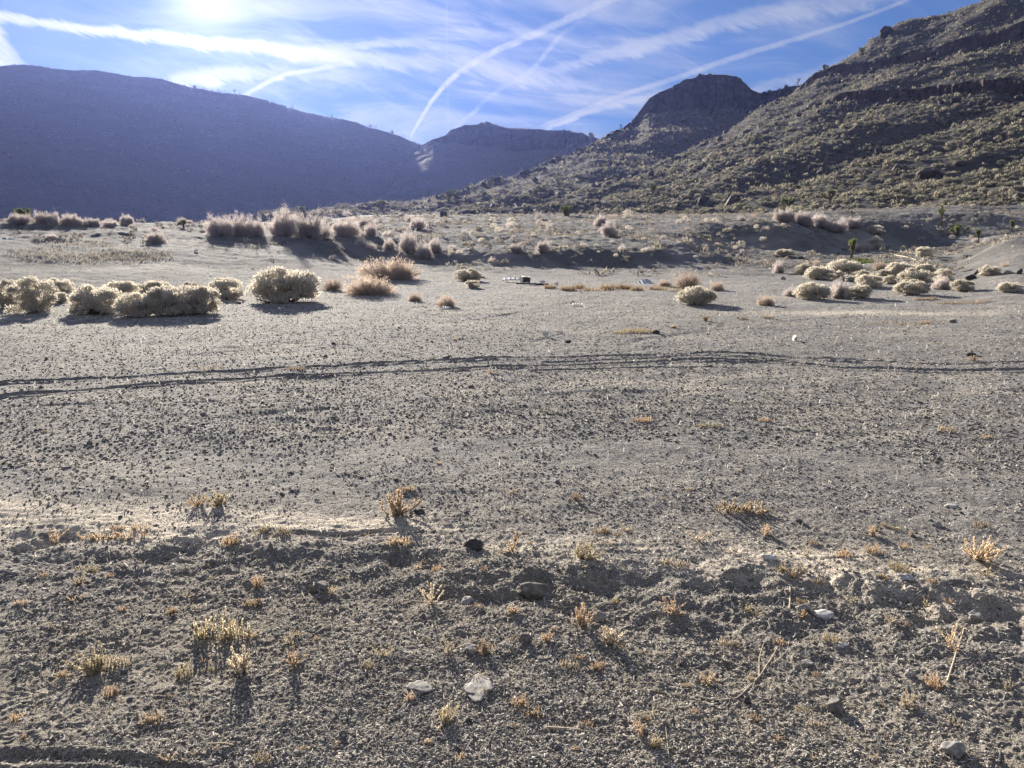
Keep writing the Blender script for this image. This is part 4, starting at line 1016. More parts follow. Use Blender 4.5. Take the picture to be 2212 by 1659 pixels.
def stone(X, Y, w, h, col, label, name='rock', depth=.9, sink=.22, group=None, tilt=0):
    p, k = land(X, Y); W = w / F * k / 2; Hh = h / F * k / 2; SEED[0] += 1
    v, c = stone_mesh(SEED[0], W * 1.05, W * depth, Hh * 1.15, col)
    o = mesh_np(name, v, IF, M_ROCK, c, smooth=True)
    o.location = (p.x, p.y + W * depth * .5, p.z + Hh * (1 - sink * 2)); o.rotation_euler = (0, tilt, random.uniform(-.4, .4))
    return tag(o, label, 'rock', group)
GB, DK, PL, TN, WH = (.20, .18, .16), (.085, .08, .078), (.34, .32, .29), (.30, .25, .18), (.55, .53, .50)
for X, Y, w, h, col, lb in [
 (690, 1278, 42, 34, GB, 'squarish grey brown rock in the clod strip at left, with a crusty face'),
 (1022, 1191, 40, 26, DK, 'dark low rock on the pale sand line left of centre'),
 (1155, 1284, 62, 44, GB, 'large earthy block half buried in the shaded pit below the sand line'),
 (1010, 1304, 32, 16, PL, 'grey rounded stone left of the large earthy block'),
 (1296, 1342, 32, 26, PL, 'grey stone tucked behind the two orange weeds right of centre'),
 (1737, 1326, 34, 24, PL, 'pale boxy stone left of the flat white one'),
 (1779, 1340, 50, 16, WH, 'flat smooth whitish stone, the biggest white one at right'),
 (1662, 1215, 36, 13, WH, 'low white lump at the edge of the sand streak'),
 (1021, 1424, 34, 24, PL, 'wedge shaped grey stone leaning on an orange weed'),
 (1134, 1402, 26, 24, GB, 'upright purplish stone with a short dark shadow right of the leaning wedge'),
 (1808, 1534, 44, 34, GB, 'brown rounded rock with a long dark shadow at lower right'),
 (2066, 1636, 52, 36, PL, 'grey and white pitted rock at the bottom right'),
 (1612, 1527, 20, 20, DK, 'small dark blue grey stone at the end of the bent stalk'),
 (1748, 1436, 26, 14, PL, 'small grey stone with shadow below the sharp white one'),
 (1820, 1402, 22, 9, WH, 'sharp little white stone above the small grey one'),
 (1968, 1466, 24, 20, PL, 'round grey stone near the leafy stalk at right'),
 (2112, 1345, 28, 20, PL, 'pale lumpy stone in the clods near the right edge'),
 (1960, 1262, 36, 12, WH, 'flat white stone under the yellow weed at right'),
 (1514, 1348, 24, 16, PL, 'pale stone at the far left of the right clod strip'),
 (2057, 1099, 26, 8, WH, 'thin white stone lying in the gravel at right'),
 (2026, 1143, 20, 13, PL, 'grey pebble like rock up and left of the largest right hand weed'),
 (905, 1112, 24, 12, DK, 'black stone at the right foot of the lone tall weed'),
 (583, 1196, 13, 22, GB, 'narrow stone standing on end among the left clods'),
 (1085, 1260, 16, 10, PL, 'small pale pebble rock above the earthy block'),
 (1570, 1284, 14, 10, PL, 'small round stone inside the shaded pit right of centre'),
 (2098, 769, 24, 9, DK, 'dark flat rock far out on the flat near the right edge'),
 (1418, 722, 15, 9, DK, 'dark rock at the right end of the straw patch in mid plain'),
 (1228, 741, 14, 8, DK, 'dark rock on the faint wheel rut right of centre'),
 (1018, 838, 16, 7, GB, 'low rock alone in the plain just below the wheel tracks'),
 (887, 1452, 14, 8, GB, 'small dull stone left of the pale slab'),
 (720, 747, 9, 6, DK, 'small dark rock above the left wheel tracks'),
 (704, 773, 10, 6, DK, 'small black rock between two left wheel ruts'),
 (2060, 698, 18, 8, GB, 'grey brown rock on the pale flat at right'),
 (1530, 795, 22, 8, DK, 'dark clod beside the double wheel track bend'),
 (965, 775, 22, 8, DK, 'flat dark clod by the upper wheel rut left of centre'),
 (1178, 1006, 9, 6, GB, 'lone small stone midway up the plain'),
 (289, 498, 16, 8, DK, 'dark stone on the mound crest at left'),
 (516, 658, 17, 7, PL, 'grey stone in front of the gap beside the big isolated bush'),
 (2118, 592, 24, 13, DK, 'left upper boulder of the dark boulder group at right'),
 (2098, 602, 24, 13, DK, 'lower front boulder of the dark boulder group at right'),
 (2204, 593, 16, 14, DK, 'dark boulder at the very right edge'),
 (2180, 592, 16, 9, PL, 'light boulder between two dark ones near the right edge'),
 (1973, 569, 11, 7, (.22, .12, .10), 'small reddish rock at the end of the fallen log'),
 (1731, 562, 15, 8, DK, 'dark rock above the upper left corner of the right shrub cluster'),
 (1692, 605, 10, 9, PL, 'small pale rock below the dark upright twiggy bush'),
 (1560, 628, 9, 5, PL, 'little grey rock behind the lone cream dome'),
 (2060, 545, 18, 10, GB, 'rough boulder on the rising ground below the joshua trees at right'),
 (2092, 552, 22, 9, GB, 'long low boulder under the last joshua tree group at right'),
 (1276, 434, 22, 13, DK, 'lone dark boulder on the lower spur'),
 (957, 470, 17, 17, DK, 'square dark boulder at the foot of the spur'),
 (868, 470, 22, 10, DK, 'flat dark boulder at the left foot of the spur'),
 (1770, 446, 22, 15, TN, 'pointed tan boulder at the foot of the right slope'),
 (1808, 451, 22, 13, GB, 'dark boulder right of the pointed tan one'),
 (2018, 383, 58, 26, (.13, .10, .085), 'largest rock mass lying on the right slope'),
 (2062, 386, 36, 16, (.12, .10, .085), 'rock right of the largest mass on the right slope'),
 (2085, 355, 40, 14, (.15, .12, .10), 'ragged outcrop above the largest rock mass'),
 (1778, 374, 24, 15, (.13, .10, .09), 'brown outcrop in the middle of the right slope'),
 (1757, 365, 20, 12, (.10, .08, .075), 'dark outcrop left of the brown one on the right slope'),
 (1811, 390, 12, 14, (.20, .16, .13), 'standing stone below the brown outcrop'),
 (1800, 356, 14, 8, (.14, .11, .10), 'small outcrop above the brown one'),
 (1916, 78, 26, 26, (.09, .075, .065), 'square block standing on the right skyline'),
]:
    stone(X, Y, w, h, col, lb)
# slabs flush with the soil
for X, Y, w, d_, lb in [(1032, 1507, 46, 40, 'flat pale slab sunk in the soil near the bottom centre'), (910, 1500, 50, 22, 'smaller crescent shaped pale slab left of the big sunken one')]:
    p, k = land(X, Y); W = w / F * k / 2; D2 = W * d_ / w * 2.0; SEED[0] += 1
    v, c = stone_mesh(SEED[0], W * 1.5, D2 * 1.3, .011, (.33, .31, .28), rough=.5); o = mesh_np('stone_slab', v, IF, M_ROCK, c, smooth=True)
    o.location = (p.x, p.y + D2 * .4, p.z + .004); o.rotation_euler = (-.05, 0, -.2 if w > 48 else .1); tag(o, lb, 'rock')

# ------------------------------------------------------------------ gravel, straw (past counting)
IV1, IF1 = ico(1)
def rubble(A, K, n, label, seed, s0, s1, xr):
    """blocks fallen from the rock bands, thickest just under them"""
    r = np.random.default_rng(seed); nv, nx = K.shape; band = K > .5; W = np.zeros_like(K)
    for i in range(nv):
        for dwn in range(1, 34, 2):
            if i + dwn < nv: W[i] += band[i + dwn] * math.exp(-dwn / 9)
    W = W * (K < .05) + .05 * (K < .05); W[-12:] = 0; cols_ = (np.linspace(0, 1, nx) > xr[0]) & (np.linspace(0, 1, nx) < xr[1]); W = W * cols_[None]
    W *= .3 + sstep(-.2, .6, perlin(A[..., 0] / 12, A[..., 1] / 12, seed)) * 1.6
    ti = r.choice(W.size, n, p=(W / W.sum()).ravel()); P = A.reshape(-1, 3)[ti] + r.normal(size=(n, 3)) * [.8, .8, 0]
    S = s0 + (s1 - s0) * r.uniform(size=n) ** 4; V, Fc, C = [], [], []
    for i in range(n):
        v = IV1 * (1 + .28 * r.normal(size=(len(IV1), 1))) * [1, .8, .75] * S[i] * .5; a = r.uniform(0, 6.28)
        v = v @ np.array([[math.cos(a), math.sin(a), 0], [-math.sin(a), math.cos(a), 0], [0, 0, 1]]) + P[i] + [0, 0, S[i] * .12]
        V.append(v); Fc.append(IF1 + i * len(IV1)); C.append(np.tile(np.array([.085, .072, .065]) * r.uniform(.6, 1.4), (len(IV1), 1)))
    return tag(mesh_np('rubble', np.concatenate(V), np.concatenate(Fc), M_ROCK, np.concatenate(C)), label, 'rubble', None, 'stuff')
rubble(hD[1], hD[3], 1300, 'broken brown blocks fallen below the rock bands of the right slope', 301, .4, 2.6, (0, .68))
rubble(hC[1], hC[3], 900, 'broken blocks below the dark butte', 302, .5, 3.0, (.4, .95))
def scatter(n, rmin, rmax, seed, lim=35.5, pw=1.0):
    r = np.random.default_rng(seed); az = np.radians(r.uniform(-lim, lim, n))
    y = (1 / rmin - (1 / rmin - 1 / rmax) * r.uniform(size=n) ** pw) ** -1
    return r, y * np.sin(az), y * np.cos(az), y
def gravel(name, n, rmin, rmax, s0, s1, power, cols, label, seed, pw=1.0, clump=True):
    r, x, y, d = scatter(n, rmin, rmax, seed, pw=pw)
    if clump:
        keep = r.uniform(size=n) < sstep(-.8, .6, perlin(x * 1.1, y * .9, seed) + .5 * perlin(x * 4, y * 4, seed + 1)); x, y, d = x[keep], y[keep], d[keep]
        it = np.interp(x, slx, sly) - y; keep = r.uniform(size=len(x)) < 1 - .75 * np.maximum(np.exp(-((it + .14) / .2) ** 2), np.exp(-(((x + 2.35) / .95) ** 2 + ((y - 4.15) / .30) ** 2))); x, y, d = x[keep], y[keep], d[keep]
    n = len(x); S = (s0 + (s1 - s0) * r.uniform(size=n) ** power) * np.clip(d / 3.5, .85, 1.6)
    z = H(x, y, np.maximum(.004, d * d / 1232))
    VV, FF, CC = [], [], []; base = 0
    for pv in range(8):
        sel = np.arange(n) % 8 == pv; m = sel.sum()
        rr = np.random.default_rng(seed * 8 + pv); v = IV1 * (1 + .25 * rr.normal(size=(len(IV1), 1))) * [1, .85, .68]
        v = v[:, :] ; th = r.uniform(0, 6.283, m); cs, sn = np.cos(th), np.sin(th)
        X = v[None, :, 0] * cs[:, None] - v[None, :, 1] * sn[:, None]; Y = v[None, :, 0] * sn[:, None] + v[None, :, 1] * cs[:, None]; Z = np.broadcast_to(v[None, :, 2], X.shape) * r.uniform(.6, 1.25, m)[:, None]
        q = np.stack([X, Y, Z], -1) * S[sel][:, None, None] * .5 + np.stack([x[sel], y[sel], z[sel] + S[sel] * .14], -1)[:, None]
        VV.append(q.reshape(-1, 3)); FF.append((IF1[None] + (np.arange(m) * len(v))[:, None, None]).reshape(-1, 3) + base); base += m * len(v)
        col = np.array(cols)[r.integers(0, len(cols), m)] * r.uniform(.7, 1.25, m)[:, None]; CC.append(np.repeat(col, len(v), 0))
    o = mesh_np(name, np.concatenate(VV), np.concatenate(FF), M_PEB, np.concatenate(CC)); return tag(o, label, 'gravel', None, 'stuff')
PC = [(.27, .25, .225), (.19, .18, .17), (.34, .315, .28), (.13, .12, .115), (.34, .305, .26), (.38, .35, .30), (.55, .51, .45), (.46, .40, .33)]
gravel('gravel', 120000, 1.75, 20, .005, .017, 3.0, PC, 'dark gravel and soil crumbs scattered over the near plain', 51)
gravel('gravel', 36000, 1.75, 4.2, .005, .016, 2.0, PC, 'fine crumbs of soil and grit over the foreground', 53)
gravel('gravel', 30000, 6, 32, .008, .022, 3.0, [(.12, .115, .11), (.17, .16, .15), (.22, .205, .185), (.10, .095, .095), (.40, .37, .32)], 'small dark and pale stones over the middle plain', 54, pw=.85, clump=False)
gravel('gravel', 1300, 1.9, 14, .015, .036, 6.0, [(.16, .15, .15), (.22, .20, .19), (.13, .125, .12)], 'coarser dark pebbles dotted over the near and middle plain', 52, pw=1.25)
def straw(name, n, rmin, rmax, label, seed, L0, L1, cols, pw=1.0, lift=.5, dens=None):
    r, x, y, d = scatter(n, rmin, rmax, seed, pw=pw)
    if dens is not None: k_ = r.uniform(size=n) < dens(x, y); x, y, d = x[k_], y[k_], d[k_]
    n = len(x); z = H(x, y, np.maximum(.004, d * d / 1232)) + .003
    L = r.uniform(L0, L1, n) * np.clip(d / 5, .6, 3.0); W = np.clip(d / 5, .5, 3) * r.uniform(.0015, .0035, n)
    D = nrm(np.stack([r.normal(size=n), r.normal(size=n), r.uniform(-.05, lift, n)], -1))
    side = nrm(np.cross(D, np.stack([r.normal(size=n) * .3, r.normal(size=n) * .3, np.ones(n)], -1))) * W[:, None]
    P = np.stack([x, y, z], -1); bend = r.normal(size=(n, 3)) * L[:, None] * .14
    v = np.stack([P - side, P + side, P + D * L[:, None] * .5 + bend + side, P + D * L[:, None] * .5 + bend - side, P + D * L[:, None]], 1)
    i = np.arange(n) * 5
    f = np.concatenate([np.stack([i, i + 1, i + 2], 1), np.stack([i, i + 2, i + 3], 1), np.stack([i + 3, i + 2, i + 4], 1)])
    col = np.array(cols)[r.integers(0, len(cols), n)] * r.uniform(.7, 1.2, n)[:, None]
    o = mesh_np(name, v.reshape(-1, 3), f, M_STRAW, np.repeat(col, 5, 0)); return tag(o, label, 'straw', None, 'stuff')
ST = [(.60, .56, .48), (.44, .40, .33), (.74, .70, .62), (.32, .29, .24)]
straw('straw_litter', 42000, 1.8, 9, 'bits of dry stalk and straw littering the near gravel', 61, .010, .05, ST)
straw('straw_litter', 34000, 6, 40, 'pale glinting dry grass bits over the middle plain', 62, .010, .034, ST, pw=.8, lift=.6)
# short standing grass
def turf(name, pts, label, seed, col, L, W, cat='grass'):
    r = np.random.default_rng(seed); V_, F_, C_ = [], [], []; B = Buf()
    for X, Y, rx, ry, n in pts:
        p, k = land(X, Y); a = r.uniform(0, 6.28, n); q = np.sqrt(r.uniform(size=n))
        x = p.x + np.cos(a) * q * rx / F * k; y = p.y + np.sin(a) * q * ry / F * k * 6
        z = H(x, y, np.full(n, .05)); P = np.stack([x, y, z], -1); D = r.normal(size=(n, 3)) * .4 + [0, 0, 1]
        sc = k / 20 if k > 6 else .5
        v, f = blades(P, D, r.uniform(.4, 1, n) * L * sc, r.uniform(.6, 1, n) * W * sc, r)
        c = np.array(col) * r.uniform(.7, 1.25, n)[:, None]; B.add(v, f, np.repeat(c, 3, 0))
    return tag(B.build(name, M_STRAW), label, cat, None, 'stuff')
turf('green_grass', [(1878, 572, 34, 6, 1100), (1860, 564, 24, 3, 350), (1905, 580, 16, 3, 260)], 'bright green grass patch beneath the nearest joshua tree', 71, (.16, .20, .06), .10, .03)
turf('dry_grass', [(1188, 624, 14, 1.5, 90), (1226, 627, 16, 2, 170), (1252, 624, 12, 2, 90), (1312, 626, 14, 2.5, 260), (1345, 624, 18, 2.5, 300), (1375, 628, 14, 2, 160), (1420, 626, 20, 2, 150), (1290, 628, 60, 3, 120), (1460, 630, 30, 2, 60)], 'tan strip of dry grass right of the dumped boards', 72, (.50, .38, .24), .17, .03)
turf('dry_grass', [(1380, 719, 40, 3.5, 420), (1340, 722, 18, 2, 120)], 'thin straw patch in the plain left of a dark rock', 73, (.50, .42, .28), .14, .02)
turf('dry_grass', [(200, 548, 170, 22, 900), (270, 552, 80, 9, 700), (130, 556, 90, 10, 350), (170, 528, 90, 8, 250)], 'pale dry grass on the sunlit face of the left mound', 74, (.40, .36, .29), .10, .025)
turf('dry_grass', [(2080, 655, 60, 3, 300), (2000, 648, 25, 2, 250), (1960, 700, 90, 5, 250)], 'faint dry grass before the right shrub cluster', 75, (.42, .34, .24), .10, .02)

# ------------------------------------------------------------------ dried weeds
def weed_meshes(seed, style):
    r = np.random.default_rng(seed); S_ = Buf(); L_ = Buf()
    ns = {'tuft': 26, 'spread': 18, 'mat': 34, 'sparse': 8}[style]
    for i in range(ns):
        a = r.uniform(0, 6.283); tilt = {'tuft': r.uniform(.1, .95), 'spread': r.uniform(.6, 1.25), 'mat': r.uniform(.3, 1.2), 'sparse': r.uniform(.2, 1.1)}[style]
        L = {'tuft': r.uniform(.45, 1), 'spread': r.uniform(.4, .95), 'mat': r.uniform(.2, .45), 'sparse': r.uniform(.5, 1)}[style]
        s = np.array([r.normal() * .07, r.normal() * .07, 0]) if style != 'mat' else np.array([r.uniform(-1, 1), r.normal() * .12, 0])
        d = np.array([math.cos(a) * math.sin(tilt), math.sin(a) * math.sin(tilt), math.cos(tilt)]); p = [s]; n = 9
        for j in range(n):
            d = nrm(d + r.normal(size=3) * .13 + [0, 0, .07]); q = p[-1] + d * L / n; q[2] = max(q[2], .0); p.append(q)
        p = np.array(p); v, f = tube(p, np.linspace(.017, .009, n + 1), 4); S_.tubes(v, f, (.36, .27, .17))
        m = int(52 * L + 8); t = r.uniform(.12, 1, m); P = np.stack([np.interp(t * n, range(n + 1), p[:, k]) for k in range(3)], -1)
        D = nrm(r.normal(size=(m, 3)) * .75 + d * .6 + [0, 0, .35]); v, f = blades(P, D, r.uniform(.05, .10, m), r.uniform(.045, .085, m), r)
        v[:, 2] = np.maximum(v[:, 2], -.01)
        c = np.array([(.80, .62, .44), (.80, .70, .54), (.82, .66, .47), (.76, .66, .46)][seed % 4]) * r.uniform(.6, 1.2, m)[:, None] * np.array([1, 1, 1]) ; L_.add(v, f, np.repeat(c, 3, 0))
    return S_.build('stems', M_WEED, link=False).data, L_.build('leaves', M_WEED, link=False).data
WD = {s: [weed_meshes(1200 + i * 5 + len(s) * 31, s) for i in range(4)] for s in ('tuft', 'spread', 'mat', 'sparse')}
WN = [0]
def weed(X, Y, w, h, style, label, group=None, name='dried_weed', parts=True):
    p, k = land(X, Y); st, lf = WD[style][WN[0] % 4]; WN[0] += 1
    bw = {'tuft': 1.25, 'spread': 1.6, 'mat': 2.3, 'sparse': 1.2}[style]; bh = {'tuft': .93, 'spread': .72, 'mat': .42, 'sparse': .85}[style]
    sx = w / F * k / bw; sz = h / F * k / bh * .95; sy = sx if style != 'mat' else max(sz, sx * .5)
    e = bpy.data.objects.new(name, None); COL.objects.link(e); e.empty_display_size = .05
    for nm_, d_ in (('stems', st), ('leaves', lf)):
        o = bpy.data.objects.new(nm_, d_); COL.objects.link(o); o.parent = e
    if parts and label and group is None: sx, sy, sz = sx * 1.15, sy * 1.15, sz * 1.12
    e.location = (p.x, p.y, p.z - .004); e.scale = (sx, sy, sz); e.rotation_euler = (0, 0, random.uniform(0, 6.28) if style != 'mat' else random.uniform(-.2, .2))
    return tag(e, label, 'weed', group)
for X, Y, w, h, s_, lb in [
 (857, 1112, 88, 52, 'tuft', 'lone tall golden weed above the sand line, casting a long dark shadow'),
 (880, 1062, 36, 15, 'mat', 'small flat weed just behind the lone tall golden one'),
 (428, 1092, 54, 27, 'spread', 'left half of the paired brown weeds in the upper left gravel'),
 (474, 1092, 52, 35, 'tuft', 'right half of the paired brown weeds in the upper left gravel'),
 (118, 1160, 46, 32, 'sparse', 'spiky brown weed on the sand line near the left edge'),
 (232, 1162, 112, 20, 'mat', 'long low tan weed mat on the sand line at left'),
 (308, 1156, 24, 34, 'sparse', 'thin upright spike at the right end of the long tan mat'),
 (570, 1152, 42, 20, 'tuft', 'orange tuft at the start of the dark rut in the sand line'),
 (494, 1172, 42, 15, 'mat', 'short weed mat between the long mat and the orange tuft'),
 (862, 1182, 54, 20, 'mat', 'row of short tan sprigs just under the sand line, below the lone tall weed'),
 (1104, 1196, 62, 42, 'sparse', 'weed with one tall leaning spike on the pale sand'),
 (1262, 1216, 92, 28, 'tuft', 'wide golden weed on the edge of the shaded pit right of centre'),
 (1458, 1222, 60, 17, 'mat', 'orange mat of weed on the sand line right of the wide golden one'),
 (1602, 1108, 106, 30, 'mat', 'long brown weed mat alone in the gravel right of centre'),
 (1655, 1152, 36, 24, 'tuft', 'pale pinkish tuft under the long brown mat'),
 (1508, 1172, 50, 30, 'sparse', 'thin wispy weed left of the pale pinkish tuft'),
 (1718, 1240, 46, 34, 'sparse', 'orange wispy weed with two arms near the sand streak'),
 (1742, 1202, 18, 26, 'sparse', 'faint single stalk behind the two armed orange weed'),
 (1942, 1238, 36, 22, 'mat', 'yellow curled weed raised over a little dark hollow at right'),
 (1822, 1204, 34, 16, 'mat', 'small brown weed between the sand streak and the yellow curl'),
 (2110, 1212, 96, 54, 'spread', 'largest weed at right, coarse yellow stalks spreading wide'),
 (2132, 1246, 50, 22, 'sparse', 'thin weed below the largest right hand one'),
 (190, 1232, 54, 14, 'mat', 'thin orange weed strip among the left clods'),
 (172, 1264, 46, 24, 'spread', 'curved yellow weed below the thin orange strip at left'),
 (556, 1268, 38, 28, 'tuft', 'brown weed in front of the left clod strip, left of the squarish rock'),
 (545, 1306, 40, 18, 'mat', 'reddish crumbly weed under the brown one left of the squarish rock'),
 (480, 1372, 112, 44, 'mat', 'long golden ridge of weed with big shadow at lower left'),
 (204, 1446, 84, 56, 'tuft', 'big pinkish upright weed at lower left'),
 (254, 1434, 54, 24, 'mat', 'right hand extension of the big pinkish weed at lower left'),
 (520, 1456, 72, 62, 'tuft', 'dense orange brown weed below the long golden ridge'),
 (640, 1444, 72, 46, 'sparse', 'scraggly brown weed right of the dense orange brown one'),
 (934, 1310, 44, 54, 'sparse', 'slanting yellow weed with a bent straw beside it'),
 (1255, 1356, 52, 50, 'tuft', 'upper left of the twin orange weeds right of centre'),
 (1320, 1396, 64, 46, 'tuft', 'lower right of the twin orange weeds right of centre'),
 (1455, 1336, 62, 34, 'spread', 'orange weed right of the twin ones'),
 (970, 1422, 42, 44, 'sparse', 'orange sprig left of the leaning wedge stone'),
 (1048, 1422, 42, 34, 'tuft', 'orange tuft right of the leaning wedge stone'),
 (825, 1424, 52, 24, 'sparse', 'faint orange sprig below the left clods'),
 (1180, 1400, 32, 24, 'tuft', 'small round orange tuft right of the upright purplish stone'),
 (963, 1568, 64, 40, 'tuft', 'golden pyramid shaped weed near the bottom centre'),
 (1228, 1452, 40, 18, 'mat', 'yellow crumbs of weed under the small round orange tuft'),
 (1148, 1556, 42, 20, 'mat', 'yellow crumbly weed right of the golden pyramid'),
 (1385, 1596, 60, 40, 'sparse', 'greenish brown weed with long shadow near the bottom right of centre'),
 (1416, 1618, 34, 34, 'tuft', 'yellow weed touching the greenish brown one'),
 (1530, 1474, 52, 26, 'spread', 'orange spreading weed left of the bent white stalk'),
 (1960, 1530, 50, 26, 'tuft', 'pinkish weed right of the brown shadowed rock'),
 (1955, 1512, 16, 28, 'sparse', 'single thick spike behind the pinkish weed'),
 (2016, 1480, 36, 26, 'mat', 'yellow lumpy weed beside the round grey stone'),
 (2056, 1408, 56, 48, 'sparse', 'dark leafy weed around the pale branching stalk'),
 (330, 1556, 50, 24, 'mat', 'compact golden weed with dark shadow at lower left'),
 (400, 1456, 34, 24, 'mat', 'pale crumbly weed between the big pinkish and the dense brown one'),
 (1110, 1070, 40, 20, 'sparse', 'greenish sprig alone in the gravel above the centre'),
 (1243, 1084, 26, 18, 'tuft', 'tiny orange weed right of the greenish sprig'),
 (1390, 912, 38, 14, 'mat', 'flat orange weed far up the plain'),
 (1534, 919, 54, 10, 'mat', 'long flat orange streak of weed far up the plain'),
 (1652, 910, 30, 9, 'mat', 'pinkish flat weed right of the long orange streak'),
 (2046, 936, 36, 15, 'mat', 'brown flat weed in the upper right gravel'),
 (2132, 948, 28, 10, 'mat', 'flat weed right of the brown one in the upper right gravel'),
 (1523, 694, 24, 13, 'tuft', 'small bright orange weed before the lone cream dome'),
 (1456, 711, 20, 9, 'tuft', 'small brown weed left of the bright orange one'),
 (2104, 779, 26, 12, 'tuft', 'tan weed beside the dark flat rock far right'),
 (1660, 688, 26, 8, 'mat', 'low orange weed between the lone dome and the pale flat'),
 (1602, 690, 22, 8, 'mat', 'low pinkish weed right of the bright orange one'),
 (2000, 700, 24, 7, 'mat', 'low orange weed right on the pale flat'),
 (455, 798, 34, 12, 'sparse', 'tan weed standing on the left wheel tracks'),
 (640, 800, 38, 9, 'mat', 'flat straw coloured weed between the left wheel ruts'),
 (1060, 806, 22, 11, 'sparse', 'pale weed between the rut pair near the centre'),
 (983, 737, 16, 10, 'tuft', 'pink tuft above the wheel tracks near the centre'),
]:
    weed(X, Y, w, h, s_, lb)
def weeds(n, xr, yr, wr, label, group, seed):
    r = np.random.default_rng(seed)
    for i in range(n):
        w = r.uniform(*wr); weed(r.uniform(*xr), r.uniform(*yr), w, w * r.uniform(.3, .65), ['sparse', 'mat', 'tuft', 'spread'][r.integers(4)], label, group)
weeds(110, (10, 2200), (1280, 1650), (16, 42), 'small dried weed sprig, one of many scattered through the foreground soil', 'weed sprigs in the foreground', 81)
weeds(48, (10, 2200), (1130, 1270), (14, 38), 'small dried weed sprig, one of many along the clod strip and sand line', 'weed sprigs along the clod strip', 82)
weeds(24, (20, 2200), (830, 1110), (8, 18), 'tiny dried weed, one of a few dotted over the open gravel', 'weed sprigs on the open plain', 83)

# ------------------------------------------------------------------ sticks and stalks
def stick(pts, wpx, label, name='dry_stalk', twigs=0, mat=None, lift=.004):
    P = []; k0 = 3
    for X, Y in pts:
        p, k = land(X, Y, hills=False); P.append((p.x, p.y, p.z + lift)); k0 = k
    P = np.array(P); R = wpx / F * k0 / 2
    t = np.linspace(0, len(P) - 1, len(P) * 5); Q = np.stack([np.interp(t, range(len(P)), P[:, i]) for i in range(3)], -1)
    n = len(Q); Q[1:-1] = (Q[:-2] + 2 * Q[1:-1] + Q[2:]) / 4; Q[:, 2] = np.maximum(Q[:, 2], H(Q[:, 0], Q[:, 1], np.full(n, .01)) + R * .6)
    B = Buf(); v, f = tube(Q, np.linspace(R * 1.15, R * .7, n), 6); B.tubes(v, f, (.4, .33, .24))
    r = np.random.default_rng(int(abs(P[0, 0]) * 1000) + 5)
    for i in range(twigs):
        q = Q[r.integers(2, n)]; d = nrm(r.normal(size=3) * [1, 1, .5] + [0, 0, .4]); L = r.uniform(.02, .06)
        v, f = tube([q, q + d * L * .5 + r.normal(size=3) * .004, q + d * L], [R * .5, R * .4, R * .2], 4); B.tubes(v, f, (.4, .33, .24))
    o = B.build(name, mat or M_STICK, smooth=True); return tag(o, label, 'stick' if name == 'stick' else 'stalk')
stick([(1172, 1584), (1230, 1588), (1290, 1597)], 6, 'straight thick stick lying flat near the bottom centre', 'stick')
stick([(1606, 1502), (1642, 1462), (1668, 1420), (1680, 1398)], 3.5, 'pale bent stalk slanting up towards the right clods')
stick([(1500, 1512), (1545, 1520), (1590, 1516), (1606, 1502), (1620, 1480)], 4, 'whitish hooked stalk lying at the foot of the pale bent one')
stick([(1640, 1462), (1640, 1420), (1650, 1390)], 2.6, 'thin upright stalk crossing the pale bent one')
stick([(2046, 1478), (2058, 1440), (2072, 1395), (2086, 1352)], 4, 'pale branching stalk standing among dark leaves at right', twigs=9)
stick([(1705, 1318), (1707, 1295), (1706, 1272)], 4, 'short upright pale stalk in the shaded clods at right')
stick([(1120, 1445), (1150, 1420), (1190, 1376)], 3, 'straight thin straw slanting right below the upright purplish stone')
stick([(985, 1412), (1020, 1398), (1060, 1385)], 3, 'thin twig leading to the orange sprig by the leaning wedge')
stick([(860, 1430), (905, 1442), (950, 1452)], 3.2, 'dark stick left of the orange sprig near bottom centre', mat=M_BARK)
stick([(800, 1478), (850, 1472), (895, 1478)], 3, 'thin dark stick lying left of the crescent slab', mat=M_BARK)
stick([(870, 1298), (910, 1304), (950, 1300), (985, 1290)], 2.6, 'bent straw lying beside the slanting yellow weed')
stick([(1380, 1482), (1440, 1484), (1480, 1490)], 2.6, 'thin straight straw in the bare soil right of bottom centre')
stick([(1330, 800 + 700), (1400, 1498), (1480, 1512)], 2.4, 'long faint straw left of the whitish hooked stalk')
stick([(1995, 1440), (2050, 1460), (2110, 1492)], 2.4, 'fine dark twig crossing below the round grey stone', mat=M_BARK)
stick([(1230, 1098), (1262, 1104), (1300, 1112)], 2.2, 'thin straw in the gravel right of the tiny orange weed')
stick([(620, 1300), (660, 1275), (720, 1250)], 2.2, 'thin straw leaning over the squarish rock at left')
stick([(445, 1613), (480, 1610), (505, 1617)], 4, 'short thick twig lying at the bottom left', 'stick')
stick([(235, 1195), (240, 1210), (236, 1222)], 3, 'tiny curved white twig among the left clods')
stick([(1445, 1645), (1440, 1600), (1437, 1575)], 2.4, 'upright thin straw near the bottom edge right of centre')
stick([(1932, 557), (1965, 561), (1996, 566)], 3.2, 'fallen pale log on the slope right of the green grass', 'log', lift=.03)

